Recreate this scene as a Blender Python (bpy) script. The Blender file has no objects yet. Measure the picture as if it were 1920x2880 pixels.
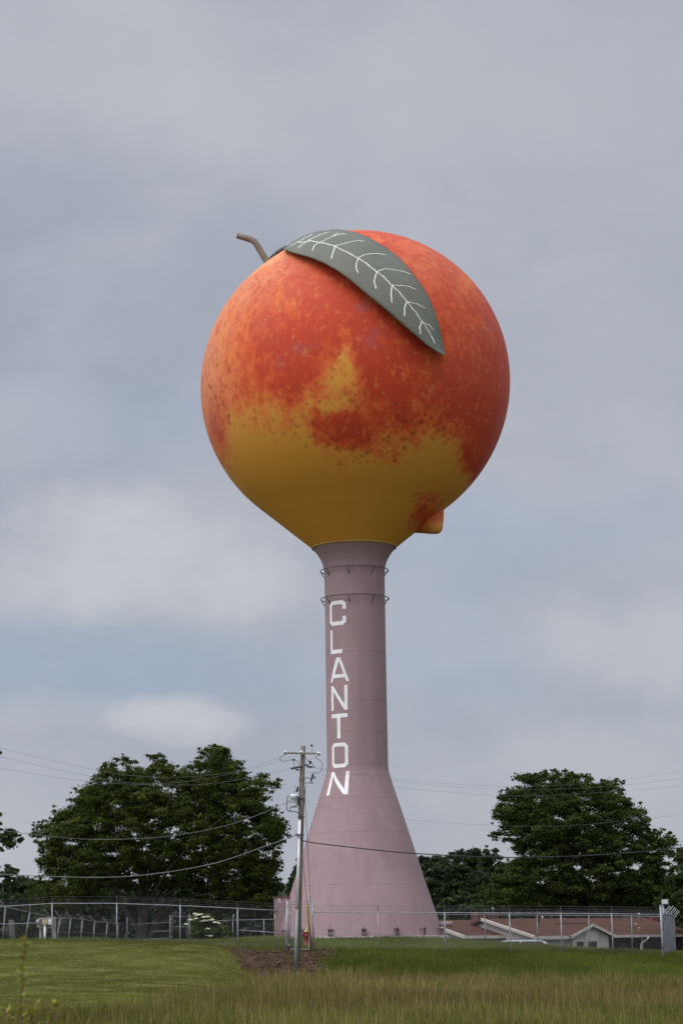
import bpy, math, random
import numpy as np
from mathutils import Vector, Matrix, noise as mnoise

C = bpy.context.scene.collection
scene = bpy.context.scene
rad = math.radians

# ------------------------------------------------------------------ camera
F_PX, CX, CY = 6300.0, 960.0, 1440.0          # measured on a 1920 x 2880 frame
PITCH, ROLL = math.atan(1240 / F_PX), 0.0150
CAM = Vector((0.0, 0.0, 1.7))
_r0, _u0 = Vector((1, 0, 0)), Vector((0, -math.sin(PITCH), math.cos(PITCH)))
FWD = Vector((0, math.cos(PITCH), math.sin(PITCH)))
RIGHT = _r0 * math.cos(ROLL) - _u0 * math.sin(ROLL)
UP = _r0 * math.sin(ROLL) + _u0 * math.cos(ROLL)
cam_data = bpy.data.cameras.new("camera")
cam = bpy.data.objects.new("camera", cam_data)
C.objects.link(cam)
cam.matrix_world = Matrix(((RIGHT.x, UP.x, -FWD.x, CAM.x), (RIGHT.y, UP.y, -FWD.y, CAM.y),
                           (RIGHT.z, UP.z, -FWD.z, CAM.z), (0, 0, 0, 1)))
cam_data.sensor_fit = 'VERTICAL'
cam_data.sensor_height = 36.0
cam_data.lens = F_PX / 2880 * 36.0
cam_data.clip_start, cam_data.clip_end = 0.5, 20000
cam_data.dof.use_dof = True
cam_data.dof.focus_distance = 118.0
cam_data.dof.aperture_fstop = 5.0
scene.camera = cam

# ------------------------------------------------------------------ world and sun
SUN_EL, SUN_AZ = rad(55), math.atan2(-0.76, -0.62)     # azimuth from +Y towards +X: left, a little towards the viewer
scene.view_settings.view_transform = 'Standard'
scene.view_settings.look = 'None'
scene.view_settings.exposure = 0.0
scene.view_settings.gamma = 1.0
scene.view_settings.use_curve_mapping = False


def ray(px, py):
    return (FWD + RIGHT * ((px - CX) / F_PX) + UP * ((CY - py) / F_PX))


def at(px, py, Y):
    """world point at ground distance Y seen at pixel (px, py) of the photograph"""
    d = ray(px, py)
    return CAM + d * (Y / d.y)


def depth(p):
    return (Vector(p) - CAM).dot(FWD)


def mpp(p):
    """metres per photograph pixel at a point"""
    return depth(p) / F_PX


world = bpy.data.worlds.new("World")
scene.world = world
world.use_nodes = True


def build_world():
    nt = world.node_tree
    N, L = nt.nodes, nt.links
    N.clear()
    out = N.new('ShaderNodeOutputWorld')
    bg = N.new('ShaderNodeBackground')
    bg.inputs['Strength'].default_value = 0.1
    sky = N.new('ShaderNodeTexSky')
    sky.sky_type = 'NISHITA'
    sky.sun_disc = False
    sky.sun_elevation = SUN_EL
    sky.sun_rotation = SUN_AZ
    tc = N.new('ShaderNodeTexCoord')

    def m(op, a, b=None, clamp=False):
        n = N.new('ShaderNodeMath'); n.operation = op; n.use_clamp = clamp
        for i, v in enumerate((a, b)):
            if v is None: continue
            if isinstance(v, (int, float)): n.inputs[i].default_value = v
            else: L.new(v, n.inputs[i])
        return n.outputs[0]

    def mix(f, a, b):
        n = N.new('ShaderNodeMix'); n.data_type = 'RGBA'
        if isinstance(f, (int, float)): n.inputs[0].default_value = f
        else: L.new(f, n.inputs[0])
        for i, v in ((6, a), (7, b)):
            if isinstance(v, tuple): n.inputs[i].default_value = (*v, 1)
            else: L.new(v, n.inputs[i])
        return n.outputs[2]

    def noise(scale, sx, sz, detail, rough=.55, dist=0.0, off=0.0):
        mp = N.new('ShaderNodeMapping'); mp.inputs['Scale'].default_value = (sx, sx, sz)
        mp.inputs['Location'].default_value = (off, off * .7, off * 1.3)
        L.new(tc.outputs['Generated'], mp.inputs[0])
        n = N.new('ShaderNodeTexNoise'); n.inputs['Scale'].default_value = scale
        n.inputs['Detail'].default_value = detail; n.inputs['Roughness'].default_value = rough
        n.inputs['Distortion'].default_value = dist
        L.new(mp.outputs[0], n.inputs[0])
        return n.outputs[0]

    def rng(v, a, b):
        n = N.new('ShaderNodeMapRange'); n.interpolation_type = 'SMOOTHSTEP'
        L.new(v, n.inputs[0]); n.inputs[1].default_value = a; n.inputs[2].default_value = b
        return n.outputs[0]
    sep = N.new('ShaderNodeSeparateXYZ'); L.new(tc.outputs['Generated'], sep.inputs[0])
    z = sep.outputs[2]
    wob = m('ADD', m('MULTIPLY', noise(7, 1, 1.25, 7, .6, .35), .6), m('MULTIPLY', noise(20, 1, 1.3, 6, .6, .2, 5.5), .4))

    def blob(px, py, rx, ry):
        """soft bank of cloud in a given direction of the sky"""
        d = ray(px, py).normalized()
        e1 = RIGHT / (rx / F_PX); e2 = UP / (ry / F_PX)
        terms = []
        for e in (e1, e2):
            dn = N.new('ShaderNodeVectorMath'); dn.operation = 'DOT_PRODUCT'
            L.new(tc.outputs['Generated'], dn.inputs[0]); dn.inputs[1].default_value = e
            t = m('SUBTRACT', dn.outputs['Value'], d.dot(e))
            terms.append(m('MULTIPLY', t, t))
        r2 = m('ADD', terms[0], terms[1])
        r2 = m('ADD', r2, m('MULTIPLY', m('SUBTRACT', wob, .5), 6.0))
        v = m('SUBTRACT', 1.0, r2)
        return rng(v, -.5, 1.3)
    n1 = noise(3.6, 1, 1.5, 5, .48, .3)
    n2 = noise(12, 1, 1.35, 7, .58, .25, 3.1)
    n3 = noise(2.2, 1, 1.5, 3, .5, .2, 7.7)
    # base overcast: grey-lavender, a blue cast where the deck thins
    k = 10.0
    grey = (.395 * k, .422 * k, .486 * k)
    light = (.55 * k, .565 * k, .605 * k)
    blue = (.330 * k, .415 * k, .560 * k)
    dark = (.318 * k, .352 * k, .440 * k)
    col = mix(m('MULTIPLY', rng(n1, .38, .68), .7), grey, light)
    col = mix(m('MULTIPLY', rng(n3, .42, .60), .35), col, dark)
    for (px, py, rx, ry, w) in ((150, 1860, 620, 150, .6), (1230, 1870, 330, 190, .6), (560, 1230, 500, 130, .25),
                                (1750, 1480, 420, 150, .4), (250, 1120, 460, 160, .30), (620, 1900, 420, 120, .45), (1300, 1550, 300, 200, .4)):
        col = mix(m('MULTIPLY', blob(px, py, rx, ry), w), col, blue)
    for (px, py, rx, ry, w) in ((1500, 420, 900, 300, .35), (500, 800, 900, 420, .5), (1500, 1000, 700, 300, .35), (900, 1750, 900, 160, .35), (700, 2000, 1100, 110, .22), (60, 1350, 500, 200, .3),
                                (1500, 1950, 460, 110, .3)):
        col = mix(m('MULTIPLY', blob(px, py, rx, ry), w), col, dark if py < 1400 and px < 1000 else grey)
    for (px, py, rx, ry, w) in ((420, 1540, 420, 190, 1.0), (620, 1650, 330, 120, .85), (500, 2030, 190, 75, 1.0), (100, 1640, 300, 110, .6), (1750, 1790, 330, 150, .55), (80, 1200, 260, 130, .35),
                                (1640, 2180, 480, 150, .40), (1500, 180, 900, 260, .35), (120, 2010, 330, 60, .3)):
        col = mix(m('MULTIPLY', blob(px, py, rx, ry), w), col, light)
    col = mix(m('MULTIPLY', rng(n2, .40, .72), .30), col, light)
    # the deck is thinner and brighter overhead than near the horizon
    boost = N.new('ShaderNodeMapRange'); L.new(z, boost.inputs[0])
    boost.inputs[1].default_value = .42; boost.inputs[2].default_value = .95
    boost.inputs[3].default_value = 1.0; boost.inputs[4].default_value = 2.3
    # and brighter round the veiled sun, behind the viewer's left shoulder
    sd = Vector((math.sin(SUN_AZ) * math.cos(SUN_EL), math.cos(SUN_AZ) * math.cos(SUN_EL), math.sin(SUN_EL)))
    dn = N.new('ShaderNodeVectorMath'); dn.operation = 'DOT_PRODUCT'
    L.new(tc.outputs['Generated'], dn.inputs[0]); dn.inputs[1].default_value = sd
    glow = m('MULTIPLY', rng(dn.outputs['Value'], .05, .95), 1.6)
    sc = N.new('ShaderNodeVectorMath'); sc.operation = 'SCALE'
    L.new(col, sc.inputs[0]); L.new(m('ADD', boost.outputs[0], glow), sc.inputs['Scale'])
    final = mix(.94, sky.outputs[0], sc.outputs[0])
    L.new(final, bg.inputs[0])
    L.new(bg.outputs[0], out.inputs[0])


build_world()
sun_data = bpy.data.lights.new("sun", 'SUN')
sun_data.energy = 1.5
sun_data.angle = rad(32)
sun_data.color = (1.0, .95, .88)
sun = bpy.data.objects.new("sun", sun_data)
C.objects.link(sun)
sdir = Vector((math.sin(SUN_AZ) * math.cos(SUN_EL), math.cos(SUN_AZ) * math.cos(SUN_EL), math.sin(SUN_EL)))
sun.rotation_euler = (-sdir).to_track_quat('-Z', 'Y').to_euler()

# ------------------------------------------------------------------ helpers
ORG = {}


def tag(o, label=None, cat=None, group=None, kind=None):
    if label: o['label'] = label
    if cat: o['category'] = cat
    if group: o['group'] = group
    if kind: o['kind'] = kind
    return o


def thing(name, label, cat, loc, group=None):
    o = bpy.data.objects.new(name, None)
    C.objects.link(o)
    o.location = loc
    o.empty_display_size = .3
    ORG[o] = Vector(loc)
    return tag(o, label, cat, group)


def link_mesh(me, name, m, parent, origin):
    o = bpy.data.objects.new(name, me)
    C.objects.link(o)
    if m is not None: me.materials.append(m)
    if parent is not None:
        o.parent = parent
        ORG[o] = ORG[parent]
    else:
        o.location = origin
        ORG[o] = Vector(origin)
    return o


class MB:
    """collects world-space geometry and links it as one mesh object"""
    def __init__(self):
        self.v, self.f = [], []

    def add(self, vs, fs):
        n = len(self.v)
        self.v.extend([Vector(p) for p in vs])
        self.f.extend([[i + n for i in f] for f in fs])
        return self

    def box(self, c, s, rz=0.0, M=None):
        hx, hy, hz = s[0] / 2, s[1] / 2, s[2] / 2
        vs = [Vector((x, y, z)) for x in (-hx, hx) for y in (-hy, hy) for z in (-hz, hz)]
        R = M if M is not None else Matrix.Rotation(rz, 3, 'Z')
        c = Vector(c)
        return self.add([R @ v + c for v in vs],
                        [(0, 1, 3, 2), (4, 6, 7, 5), (0, 4, 5, 1), (2, 3, 7, 6), (0, 2, 6, 4), (1, 5, 7, 3)])

    def tube(self, pts, r, n=8, caps=True):
        pts = [Vector(p) for p in pts]
        rr = r if isinstance(r, (list, tuple)) else [r] * len(pts)
        t0 = (pts[1] - pts[0]).normalized()
        a = Vector((0, 0, 1)) if abs(t0.z) < .9 else Vector((1, 0, 0))
        u = t0.cross(a).normalized()
        vs, fs = [], []
        for i, p in enumerate(pts):
            if i == 0: t = t0
            elif i == len(pts) - 1: t = (pts[i] - pts[i - 1]).normalized()
            else: t = ((pts[i + 1] - pts[i]).normalized() + (pts[i] - pts[i - 1]).normalized()).normalized()
            u = (u - t * u.dot(t)).normalized()
            w = t.cross(u)
            for k in range(n):
                an = 2 * math.pi * k / n
                vs.append(p + (u * math.cos(an) + w * math.sin(an)) * rr[i])
        for i in range(len(pts) - 1):
            for k in range(n):
                k2 = (k + 1) % n
                fs.append((i * n + k, i * n + k2, (i + 1) * n + k2, (i + 1) * n + k))
        if caps:
            fs.append(tuple(range(n - 1, -1, -1)))
            e = (len(pts) - 1) * n
            fs.append(tuple(e + k for k in range(n)))
        return self.add(vs, fs)

    def lathe(self, prof, c, n=48, axis=Vector((0, 0, 1)), caps=True):
        """prof: (radius, height along axis)"""
        axis = axis.normalized()
        a = Vector((1, 0, 0)) if abs(axis.x) < .9 else Vector((0, 1, 0))
        u = (a - axis * a.dot(axis)).normalized()
        w = axis.cross(u)
        c = Vector(c)
        vs, fs = [], []
        for (r, h) in prof:
            for k in range(n):
                an = 2 * math.pi * k / n
                vs.append(c + axis * h + (u * math.cos(an) + w * math.sin(an)) * r)
        for i in range(len(prof) - 1):
            for k in range(n):
                k2 = (k + 1) % n
                fs.append((i * n + k, i * n + k2, (i + 1) * n + k2, (i + 1) * n + k))
        if caps:
            fs.append(tuple(range(n - 1, -1, -1)))
            e = (len(prof) - 1) * n
            fs.append(tuple(e + k for k in range(n)))
        return self.add(vs, fs)

    def build(self, name, m, parent=None, smooth=False, origin=None):
        org = ORG[parent] if parent is not None else Vector(origin if origin is not None else self.v[0])
        me = bpy.data.meshes.new(name)
        me.from_pydata([tuple(v - org) for v in self.v], [], self.f)
        me.update()
        if smooth:
            me.polygons.foreach_set('use_smooth', [True] * len(me.polygons))
        return link_mesh(me, name, m, parent, org)


def mesh_np(name, verts, k, m, parent=None, origin=(0, 0, 0), tint=None, smooth=False, faces=None):
    """fast mesh of separate k-gons; verts (n*k, 3) in world space; tint (n*k, 3) optional point colours"""
    org = ORG[parent] if parent is not None else Vector(origin)
    v = np.asarray(verts, dtype=np.float32) - np.array(org, dtype=np.float32)
    me = bpy.data.meshes.new(name)
    me.vertices.add(len(v))
    me.vertices.foreach_set('co', v.ravel())
    if faces is None:
        idx = np.arange(len(v), dtype=np.int32)
    else:
        idx = np.asarray(faces, dtype=np.int32).ravel()
    nf = len(idx) // k
    me.loops.add(len(idx))
    me.loops.foreach_set('vertex_index', idx)
    me.polygons.add(nf)
    me.polygons.foreach_set('loop_start', np.arange(0, nf * k, k, dtype=np.int32))
    if smooth:
        me.polygons.foreach_set('use_smooth', np.ones(nf, dtype=bool))
    if tint is not None:
        a = me.attributes.new('tint', 'FLOAT_COLOR', 'POINT')
        t = np.ones((len(v), 4), dtype=np.float32)
        t[:, :3] = tint
        a.data.foreach_set('color', t.ravel())
    me.update(calc_edges=True)
    return link_mesh(me, name, m, parent, org)


# ------------------------------------------------------------------ materials
class NT:
    def __init__(self, name):
        self.m = bpy.data.materials.new(name)
        self.m.use_nodes = True
        self.t = self.m.node_tree
        self.N, self.L = self.t.nodes, self.t.links
        self.N.clear()
        self.out = self.N.new('ShaderNodeOutputMaterial')
        self.b = self.N.new('ShaderNodeBsdfPrincipled')
        self.L.new(self.b.outputs[0], self.out.inputs[0])
        self.tc = self.N.new('ShaderNodeTexCoord')

    def set(self, k, v):
        if isinstance(v, tuple): self.b.inputs[k].default_value = (*v, 1) if len(v) == 3 else v
        elif isinstance(v, (int, float)): self.b.inputs[k].default_value = v
        else: self.L.new(v, self.b.inputs[k])

    def math(self, op, a, b=None, clamp=False):
        n = self.N.new('ShaderNodeMath'); n.operation = op; n.use_clamp = clamp
        for i, v in enumerate((a, b)):
            if v is None: continue
            if isinstance(v, (int, float)): n.inputs[i].default_value = v
            else: self.L.new(v, n.inputs[i])
        return n.outputs[0]

    def mix(self, f, a, b, blend='MIX'):
        n = self.N.new('ShaderNodeMix'); n.data_type = 'RGBA'; n.blend_type = blend
        if isinstance(f, (int, float)): n.inputs[0].default_value = f
        else: self.L.new(f, n.inputs[0])
        for i, v in ((6, a), (7, b)):
            if isinstance(v, tuple): n.inputs[i].default_value = (*v, 1)
            else: self.L.new(v, n.inputs[i])
        return n.outputs[2]

    def vec(self, scale=(1, 1, 1), off=(0, 0, 0)):
        mp = self.N.new('ShaderNodeMapping')
        mp.inputs['Scale'].default_value = scale
        mp.inputs['Location'].default_value = off
        self.L.new(self.tc.outputs['Object'], mp.inputs[0])
        return mp.outputs[0]

    def noise(self, scale, detail=5, rough=.55, st=(1, 1, 1), off=(0, 0, 0), dist=0.0):
        n = self.N.new('ShaderNodeTexNoise')
        n.inputs['Scale'].default_value = scale
        n.inputs['Detail'].default_value = detail
        n.inputs['Roughness'].default_value = rough
        n.inputs['Distortion'].default_value = dist
        self.L.new(self.vec(st, off), n.inputs[0])
        return n.outputs[0]

    def voro(self, scale, st=(1, 1, 1), off=(0, 0, 0)):
        n = self.N.new('ShaderNodeTexVoronoi')
        n.inputs['Scale'].default_value = scale
        self.L.new(self.vec(st, off), n.inputs[0])
        return n

    def rng(self, v, a, b, c=0.0, d=1.0, smooth=True):
        n = self.N.new('ShaderNodeMapRange')
        n.interpolation_type = 'SMOOTHSTEP' if smooth else 'LINEAR'
        self.L.new(v, n.inputs[0])
        for i, x in enumerate((a, b, c, d)): n.inputs[i + 1].default_value = x
        return n.outputs[0]

    def attr(self, name):
        n = self.N.new('ShaderNodeAttribute'); n.attribute_name = name
        return n

    def ramp(self, v, stops):
        n = self.N.new('ShaderNodeValToRGB')
        e = n.color_ramp.elements
        while len(e) < len(stops): e.new(.5)
        for el, (p, c) in zip(e, stops): el.position = p; el.color = (*c, 1)
        self.L.new(v, n.inputs[0])
        return n.outputs[0]

    def bump(self, h, strength=.3, distance=.02):
        n = self.N.new('ShaderNodeBump')
        n.inputs['Strength'].default_value = strength
        n.inputs['Distance'].default_value = distance
        self.L.new(h, n.inputs['Height'])
        self.L.new(n.outputs[0], self.b.inputs['Normal'])

    def pos(self):
        n = self.N.new('ShaderNodeSeparateXYZ')
        self.L.new(self.tc.outputs['Object'], n.inputs[0])
        return n.outputs


def noisy(name, c1, c2, scale=3.0, rough=.7, bump=0.0, metallic=0.0, st=(1, 1, 1), detail=5, lo=.35, hi=.65, bscale=None):
    n = NT(name)
    f = n.noise(scale, detail, .6, st)
    n.set('Base Color', n.mix(n.rng(f, lo, hi), c1, c2))
    n.set('Roughness', rough)
    n.set('Metallic', metallic)
    if bump: n.bump(n.noise(bscale or scale * 3, 4, .6, st), bump)
    return n.m


def tinted(name, rough=.7, var=.25, spec=.2, translucent=0.0):
    """plants: the pigment of each blade or leaf comes with the mesh"""
    n = NT(name)
    t = n.attr('tint')
    n.set('Base Color', n.mix(var, t.outputs['Color'], n.mix(n.rng(n.noise(.35, 4), .3, .7), (.6, .6, .6), (1.4, 1.4, 1.4)), 'MULTIPLY'))
    n.set('Roughness', rough)
    n.set('Specular IOR Level', spec)
    if translucent:
        tr = n.N.new('ShaderNodeBsdfTranslucent')
        n.L.new(n.mix(1.0, t.outputs['Color'], (1.0, 1.0, .7), 'MULTIPLY'), tr.inputs[0])
        ms = n.N.new('ShaderNodeMixShader'); ms.inputs[0].default_value = translucent
        n.L.new(n.b.outputs[0], ms.inputs[1]); n.L.new(tr.outputs[0], ms.inputs[2])
        n.L.new(ms.outputs[0], n.out.inputs[0])
    return n.m


GALV = noisy('galvanised_steel', (.22, .225, .24), (.34, .345, .36), 4, .55, 0, .2)
WIRE = noisy('fence_wire', (.085, .088, .095), (.14, .143, .15), 2, .6, 0, .2)
BARB = noisy('barbed_wire', (.06, .06, .065), (.12, .12, .12), 2, .6, 0, .3)
CABLE = noisy('line_cable', (.12, .125, .14), (.19, .195, .21), 1, .6)
BLACK = noisy('black_cable', (.012, .012, .014), (.03, .03, .035), 3, .6)
WHITEP = noisy('white_paint', (.68, .69, .70), (.80, .80, .80), 5, .5)
CERAM = noisy('pale_insulator', (.55, .55, .54), (.72, .72, .72), 6, .35)
DARKMET = noisy('dark_fitting', (.03, .03, .035), (.07, .07, .075), 6, .5)
YELLOWP = noisy('yellow_guard', (.50, .28, .03), (.60, .36, .05), 4, .5)
REDP = noisy('red_paint', (.20, .018, .024), (.27, .03, .034), 4, .5)
BARK = noisy('bark', (.045, .038, .032), (.105, .092, .078), 5, .9, .6, 0, (1, 1, .25), bscale=9)
POLEWOOD = noisy('weathered_pole_wood', (.085, .070, .052), (.22, .19, .15), 6, .85, .5, 0, (1.6, 1.6, .12), 6)
ARMWOOD = noisy('arm_wood', (.20, .185, .15), (.30, .28, .24), 5, .85, .3, 0, (.3, 2, 2))

# ------------------------------------------------------------------ the ground
COLS = [  # (photo column, [(distance, height)...])
    (-700, [(20, -.3), (40, 0), (50, .12), (62, .3), (75, .65), (85, 1.2), (95, 1.9), (104, 2.45), (107, 2.55), (112, 2.5), (125, 2.0), (145, 1.2), (220, .9)]),
    (0, [(20, -.3), (40, 0), (50, .10), (62, .25), (75, .55), (85, 1.05), (95, 1.75), (104, 2.36), (107, 2.49), (112, 2.47), (125, 1.9), (145, 1.2), (220, .9)]),
    (300, [(20, -.3), (40, 0), (50, .10), (62, .25), (75, .55), (85, 1.03), (95, 1.68), (104, 2.26), (107, 2.38), (112, 2.40), (125, 2.1), (145, 1.5), (220, .9)]),
    (540, [(20, -.3), (40, 0), (50, .10), (62, .22), (75, .48), (85, .90), (95, 1.48), (104, 2.04), (107, 2.17), (112, 2.32), (125, 2.2), (145, 1.9), (220, .9)]),
    (690, [(20, -.3), (40, 0), (50, .10), (62, .20), (75, .32), (85, .46), (92, .65), (97, 1.0), (102, 1.6), (107, 2.0), (112, 2.25), (120, 2.5), (135, 2.3), (150, 1.6), (220, .9)]),
    (834, [(20, -.3), (40, 0), (50, .10), (62, .18), (75, .28), (85, .47), (95, .74), (98, .86), (102, 1.32), (106, 1.76), (112, 2.12), (118, 2.47), (135, 2.4), (150, 1.5), (220, .9)]),
    (1064, [(20, -.3), (40, 0), (50, .08), (62, .15), (75, .25), (85, .42), (92, .60), (97, .98), (102, 1.46), (106, 1.70), (112, 2.13), (118, 2.47), (135, 2.3), (150, .9), (220, .9)]),
    (1433, [(20, -.3), (40, 0), (50, .05), (62, .12), (75, .22), (85, .36), (91, .50), (96, .92), (101, 1.38), (104, 1.53), (110, 1.78), (117, 1.98), (122, 1.88), (135, .7), (145, .2), (220, .4)]),
    (1722, [(20, -.3), (40, 0), (50, .02), (62, .10), (75, .20), (85, .32), (90, .45), (95, .85), (99, 1.25), (101.5, 1.38), (108, 1.48), (115, 1.52), (120, 1.42), (133, .5), (145, .2), (220, .4)]),
    (1920, [(20, -.3), (40, 0), (50, .02), (62, .08), (75, .18), (85, .28), (90, .38), (95, .68), (99, 1.02), (102, 1.18), (108, 1.32), (115, 1.38), (120, 1.3), (133, .5), (145, .2), (220, .4)]),
    (2700, [(20, -.3), (40, 0), (50, .02), (62, .08), (75, .16), (85, .25), (90, .35), (95, .6), (99, .85), (102, 1.0), (108, 1.2), (115, 1.3), (120, 1.3), (133, .6), (145, .2), (220, .4)]),
]
_YG = np.linspace(20, 220, 401)
_SG = np.array([(c - CX) / F_PX for c, _ in COLS])
_ZG = np.array([np.interp(_YG, [p[0] for p in pr], [p[1] for p in pr]) for _, pr in COLS])
_ker = np.exp(-np.linspace(-2, 2, 9) ** 2); _ker /= _ker.sum()
def sst(x, a, b):
    t = np.clip((x - a) / (b - a), 0, 1)
    return t * t * (3 - 2 * t)


_ZG = np.array([np.convolve(np.pad(r, 4, mode='edge'), _ker, 'valid') for r in _ZG])


def _wave(x, y):
    return .05 * np.sin(x * .9 + 1.3 * np.sin(y * .35)) * np.sin(y * .7 + .8 * np.sin(x * .4)) + .025 * np.sin(x * 2.3 + y * 1.1) * np.sin(y * 1.9 - x * .7)


def ground_np(x, y):
    yy = np.clip(y, 20, 220)
    s = np.clip(x / np.maximum(y, 20), _SG[0], _SG[-1])
    fi = np.clip((yy - 20) / .5, 0, 399.999)
    i0 = fi.astype(int); ft = fi - i0
    j = np.clip(np.searchsorted(_SG, s, side='right') - 1, 0, len(_SG) - 2)
    fs = (s - _SG[j]) / (_SG[j + 1] - _SG[j])
    fs = fs * fs * (3 - 2 * fs) * .5 + fs * .5
    za = _ZG[j, i0] * (1 - ft) + _ZG[j, i0 + 1] * ft
    zb = _ZG[j + 1, i0] * (1 - ft) + _ZG[j + 1, i0 + 1] * ft
    return za * (1 - fs) + zb * fs + _wave(x, y) * np.clip((130 - y) / 20, .0, 1) + 11.0 * sst(np.asarray(y, float), 195, 330)


def ground(x, y):
    return float(ground_np(np.array([x], float), np.array([y], float))[0])


def on_ground(px, Y):
    """ground point under photo column px (near the horizon) at distance Y"""
    p = at(px, 2650, Y)
    return Vector((p.x, p.y, ground(p.x, p.y)))


def px_of(x, y):
    """approximate photo column of ground points"""
    return CX + F_PX * x / y * .987 + 17.5


def build_ground():
    ys = np.concatenate([np.linspace(-60, 18, 14), np.arange(20, 140, .5), np.arange(140, 225, 2.5), np.array([240, 280, 340, 450, 700, 1200, 2500, 6000])])
    sx = np.concatenate([np.array([-4, -1.5, -.6]), np.linspace(-.27, .30, 260), np.array([.6, 1.5, 4])])
    Yg, S = np.meshgrid(ys, sx, indexing='ij')
    X = S * np.maximum(np.abs(Yg), 25)
    Z = ground_np(X, Yg)
    v = np.stack([X, Yg, Z], -1).reshape(-1, 3)
    ny, nx = Yg.shape
    i = np.arange(ny - 1)[:, None] * nx + np.arange(nx - 1)[None, :]
    f = np.stack([i, i + 1, i + nx + 1, i + nx], -1).reshape(-1, 4)
    n = NT('ground_soil_and_turf')
    a = n.attr('tint')
    nz = n.noise(1.3, 8, .65)
    n.set('Base Color', n.mix(.75, a.outputs['Color'], n.mix(n.rng(nz, .3, .72), (.45, .45, .45), (1.5, 1.5, 1.5)), 'MULTIPLY'))
    n.set('Roughness', .95); n.set('Specular IOR Level', .1)
    n.bump(n.noise(7, 6, .7), .8, .08)
    t = np.zeros((len(v), 3), np.float32)
    green, soil, dry = np.array([.115, .118, .030]), np.array([.068, .041, .028]), np.array([.115, .10, .04])
    P = px_of(v[:, 0], np.maximum(v[:, 1], 20))
    t[:] = green
    t[P > 780] = (.075, .085, .022)
    t[v[:, 1] > 126] = (.022, .026, .012)
    D = dirt_mask(P, v[:, 1])
    T = tall_mask(P, v[:, 1])
    t = t * (1 - T[:, None]) + dry * T[:, None]
    t = t * (1 - D[:, None]) + soil * D[:, None]
    o = mesh_np('ground', v, 4, n.m, None, (0, 0, 0), t, True, f)
    tag(o, kind='structure')




def wob(P, Y, k=1.0):
    return np.sin(P * .021 * k + 1.7) * np.sin(Y * .9 * k + .6) + .6 * np.sin(P * .053 * k + Y * .5)


def dirt_mask(P, Y):
    """bare eroded earth around the pole and the small gate"""
    w = wob(P, Y)
    m = sst(P, 632 - (Y - 106) * 6 + w * 14, 668 - (Y - 106) * 6 + w * 14) * (1 - sst(P, 880 + w * 20 + (Y - 98) * 4, 935 + w * 20 + (Y - 98) * 4))
    return m * sst(Y, 92.6 + w * .8, 94.6 + w * .8) * (1 - sst(Y, 106.2 + w * .5, 107.6 + w * .5))


def tall_mask(P, Y):
    """unmown dry field in front; the left bank is mown"""
    w = wob(P, Y, .7)
    right = sst(P, 640 + w * 35, 730 + w * 35)
    edge_r = 95.0 - np.clip((P - 900) / 1000, 0, 1) * 6.0 - 2.6 * np.exp(-((P - 770) / 110) ** 2) + w * 1.1
    edge_l = 58 + np.clip((P - 250) / 430, 0, 1) * 20 + w * 1.5
    e = edge_l * (1 - right) + edge_r * right
    return 1 - sst(Y, e - 2, e + 2)


build_ground()

# ------------------------------------------------------------------ grass (nobody could count the blades)
GRASS = tinted('grass_blades', .85, .4, .04, .25)
rgn = np.random.default_rng(11)


def blades(name, n, y0, y1, p0, p1, hfun, keep, cols, weights, width, lean=.35, zone=None):
    u = rgn.random(n)
    Y = np.sqrt(y0 ** 2 + u * (y1 ** 2 - y0 ** 2))
    P = p0 + rgn.random(n) * (p1 - p0)
    k = keep(P, Y)
    sel = rgn.random(n) < k
    Y, P = Y[sel], P[sel]
    X = (P - 17.5 - CX) / (F_PX * .987) * Y
    n = len(Y)
    Z = ground_np(X, Y) - .02
    cl = np.sin(X * 1.7 + Y * .6) * np.sin(Y * 1.3 - X * .8) + .7 * np.sin(X * .55 + 2) * np.sin(Y * .42)
    h = hfun(P, Y, n) * (1 + .22 * cl)
    az = rgn.random(n) * 2 * np.pi
    la = rgn.random(n) * 2 * np.pi
    lm = np.abs(rgn.normal(0, lean, n)) * h
    w = width * (.6 + .8 * rgn.random(n))
    b = np.stack([X, Y, Z], -1)
    side = np.stack([np.cos(az), np.sin(az), np.zeros(n)], -1) * (w / 2)[:, None]
    tip = b + np.stack([np.cos(la) * lm, np.sin(la) * lm, h], -1)
    V = np.stack([b - side, b + side, tip], 1).reshape(-1, 3)
    if zone is None:
        ci = rgn.choice(len(cols), n, p=np.array(weights) / np.sum(weights))
    else:
        wz = zone(P, Y) * np.array(weights)[None, :]
        cw = np.cumsum(wz / wz.sum(1, keepdims=True), 1)
        ci = np.minimum((rgn.random(n)[:, None] > cw).sum(1), len(cols) - 1)
    patch = np.sin(X * .31 + 1) * np.sin(Y * .23 + 2) + .5 * np.sin(X * .9 + Y * .3)
    c = np.array(cols)[ci] * (1 + .22 * rgn.normal(0, 1, n) + .18 * patch)[:, None].clip(.45, 1.8)
    o = mesh_np(name, V, 3, GRASS, None, (0, 80, 0), np.repeat(c, 3, 0))
    tag(o, kind='stuff')
    return o


G1, G2, G3 = (.125, .142, .028), (.092, .110, .021), (.172, .166, .040)
TAN, BRN, RED = (.310, .238, .105), (.150, .118, .052), (.140, .092, .052)


def field_zone(P, Y):
    w = wob(P, Y, .6)
    straw = sst(Y + w * 2, 76, 86) * (.35 + .65 * sst(P, 600, 850))
    brown = sst(Y + w * 2.5, 56, 62) * (1 - sst(Y + w * 2.5, 70, 80)) * (.3 + .7 * sst(P, 500, 800))
    green = 1 - sst(Y + w * 3, 54, 62)
    one = np.ones_like(P)
    return np.stack([one + 1.5 * green - .6 * brown - .3 * straw, one - .4 * brown - .4 * straw, one + green + .3 * straw, one + 1.6 * brown, one + 2.6 * straw, one + 2.4 * brown], -1).clip(.05)


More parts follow.
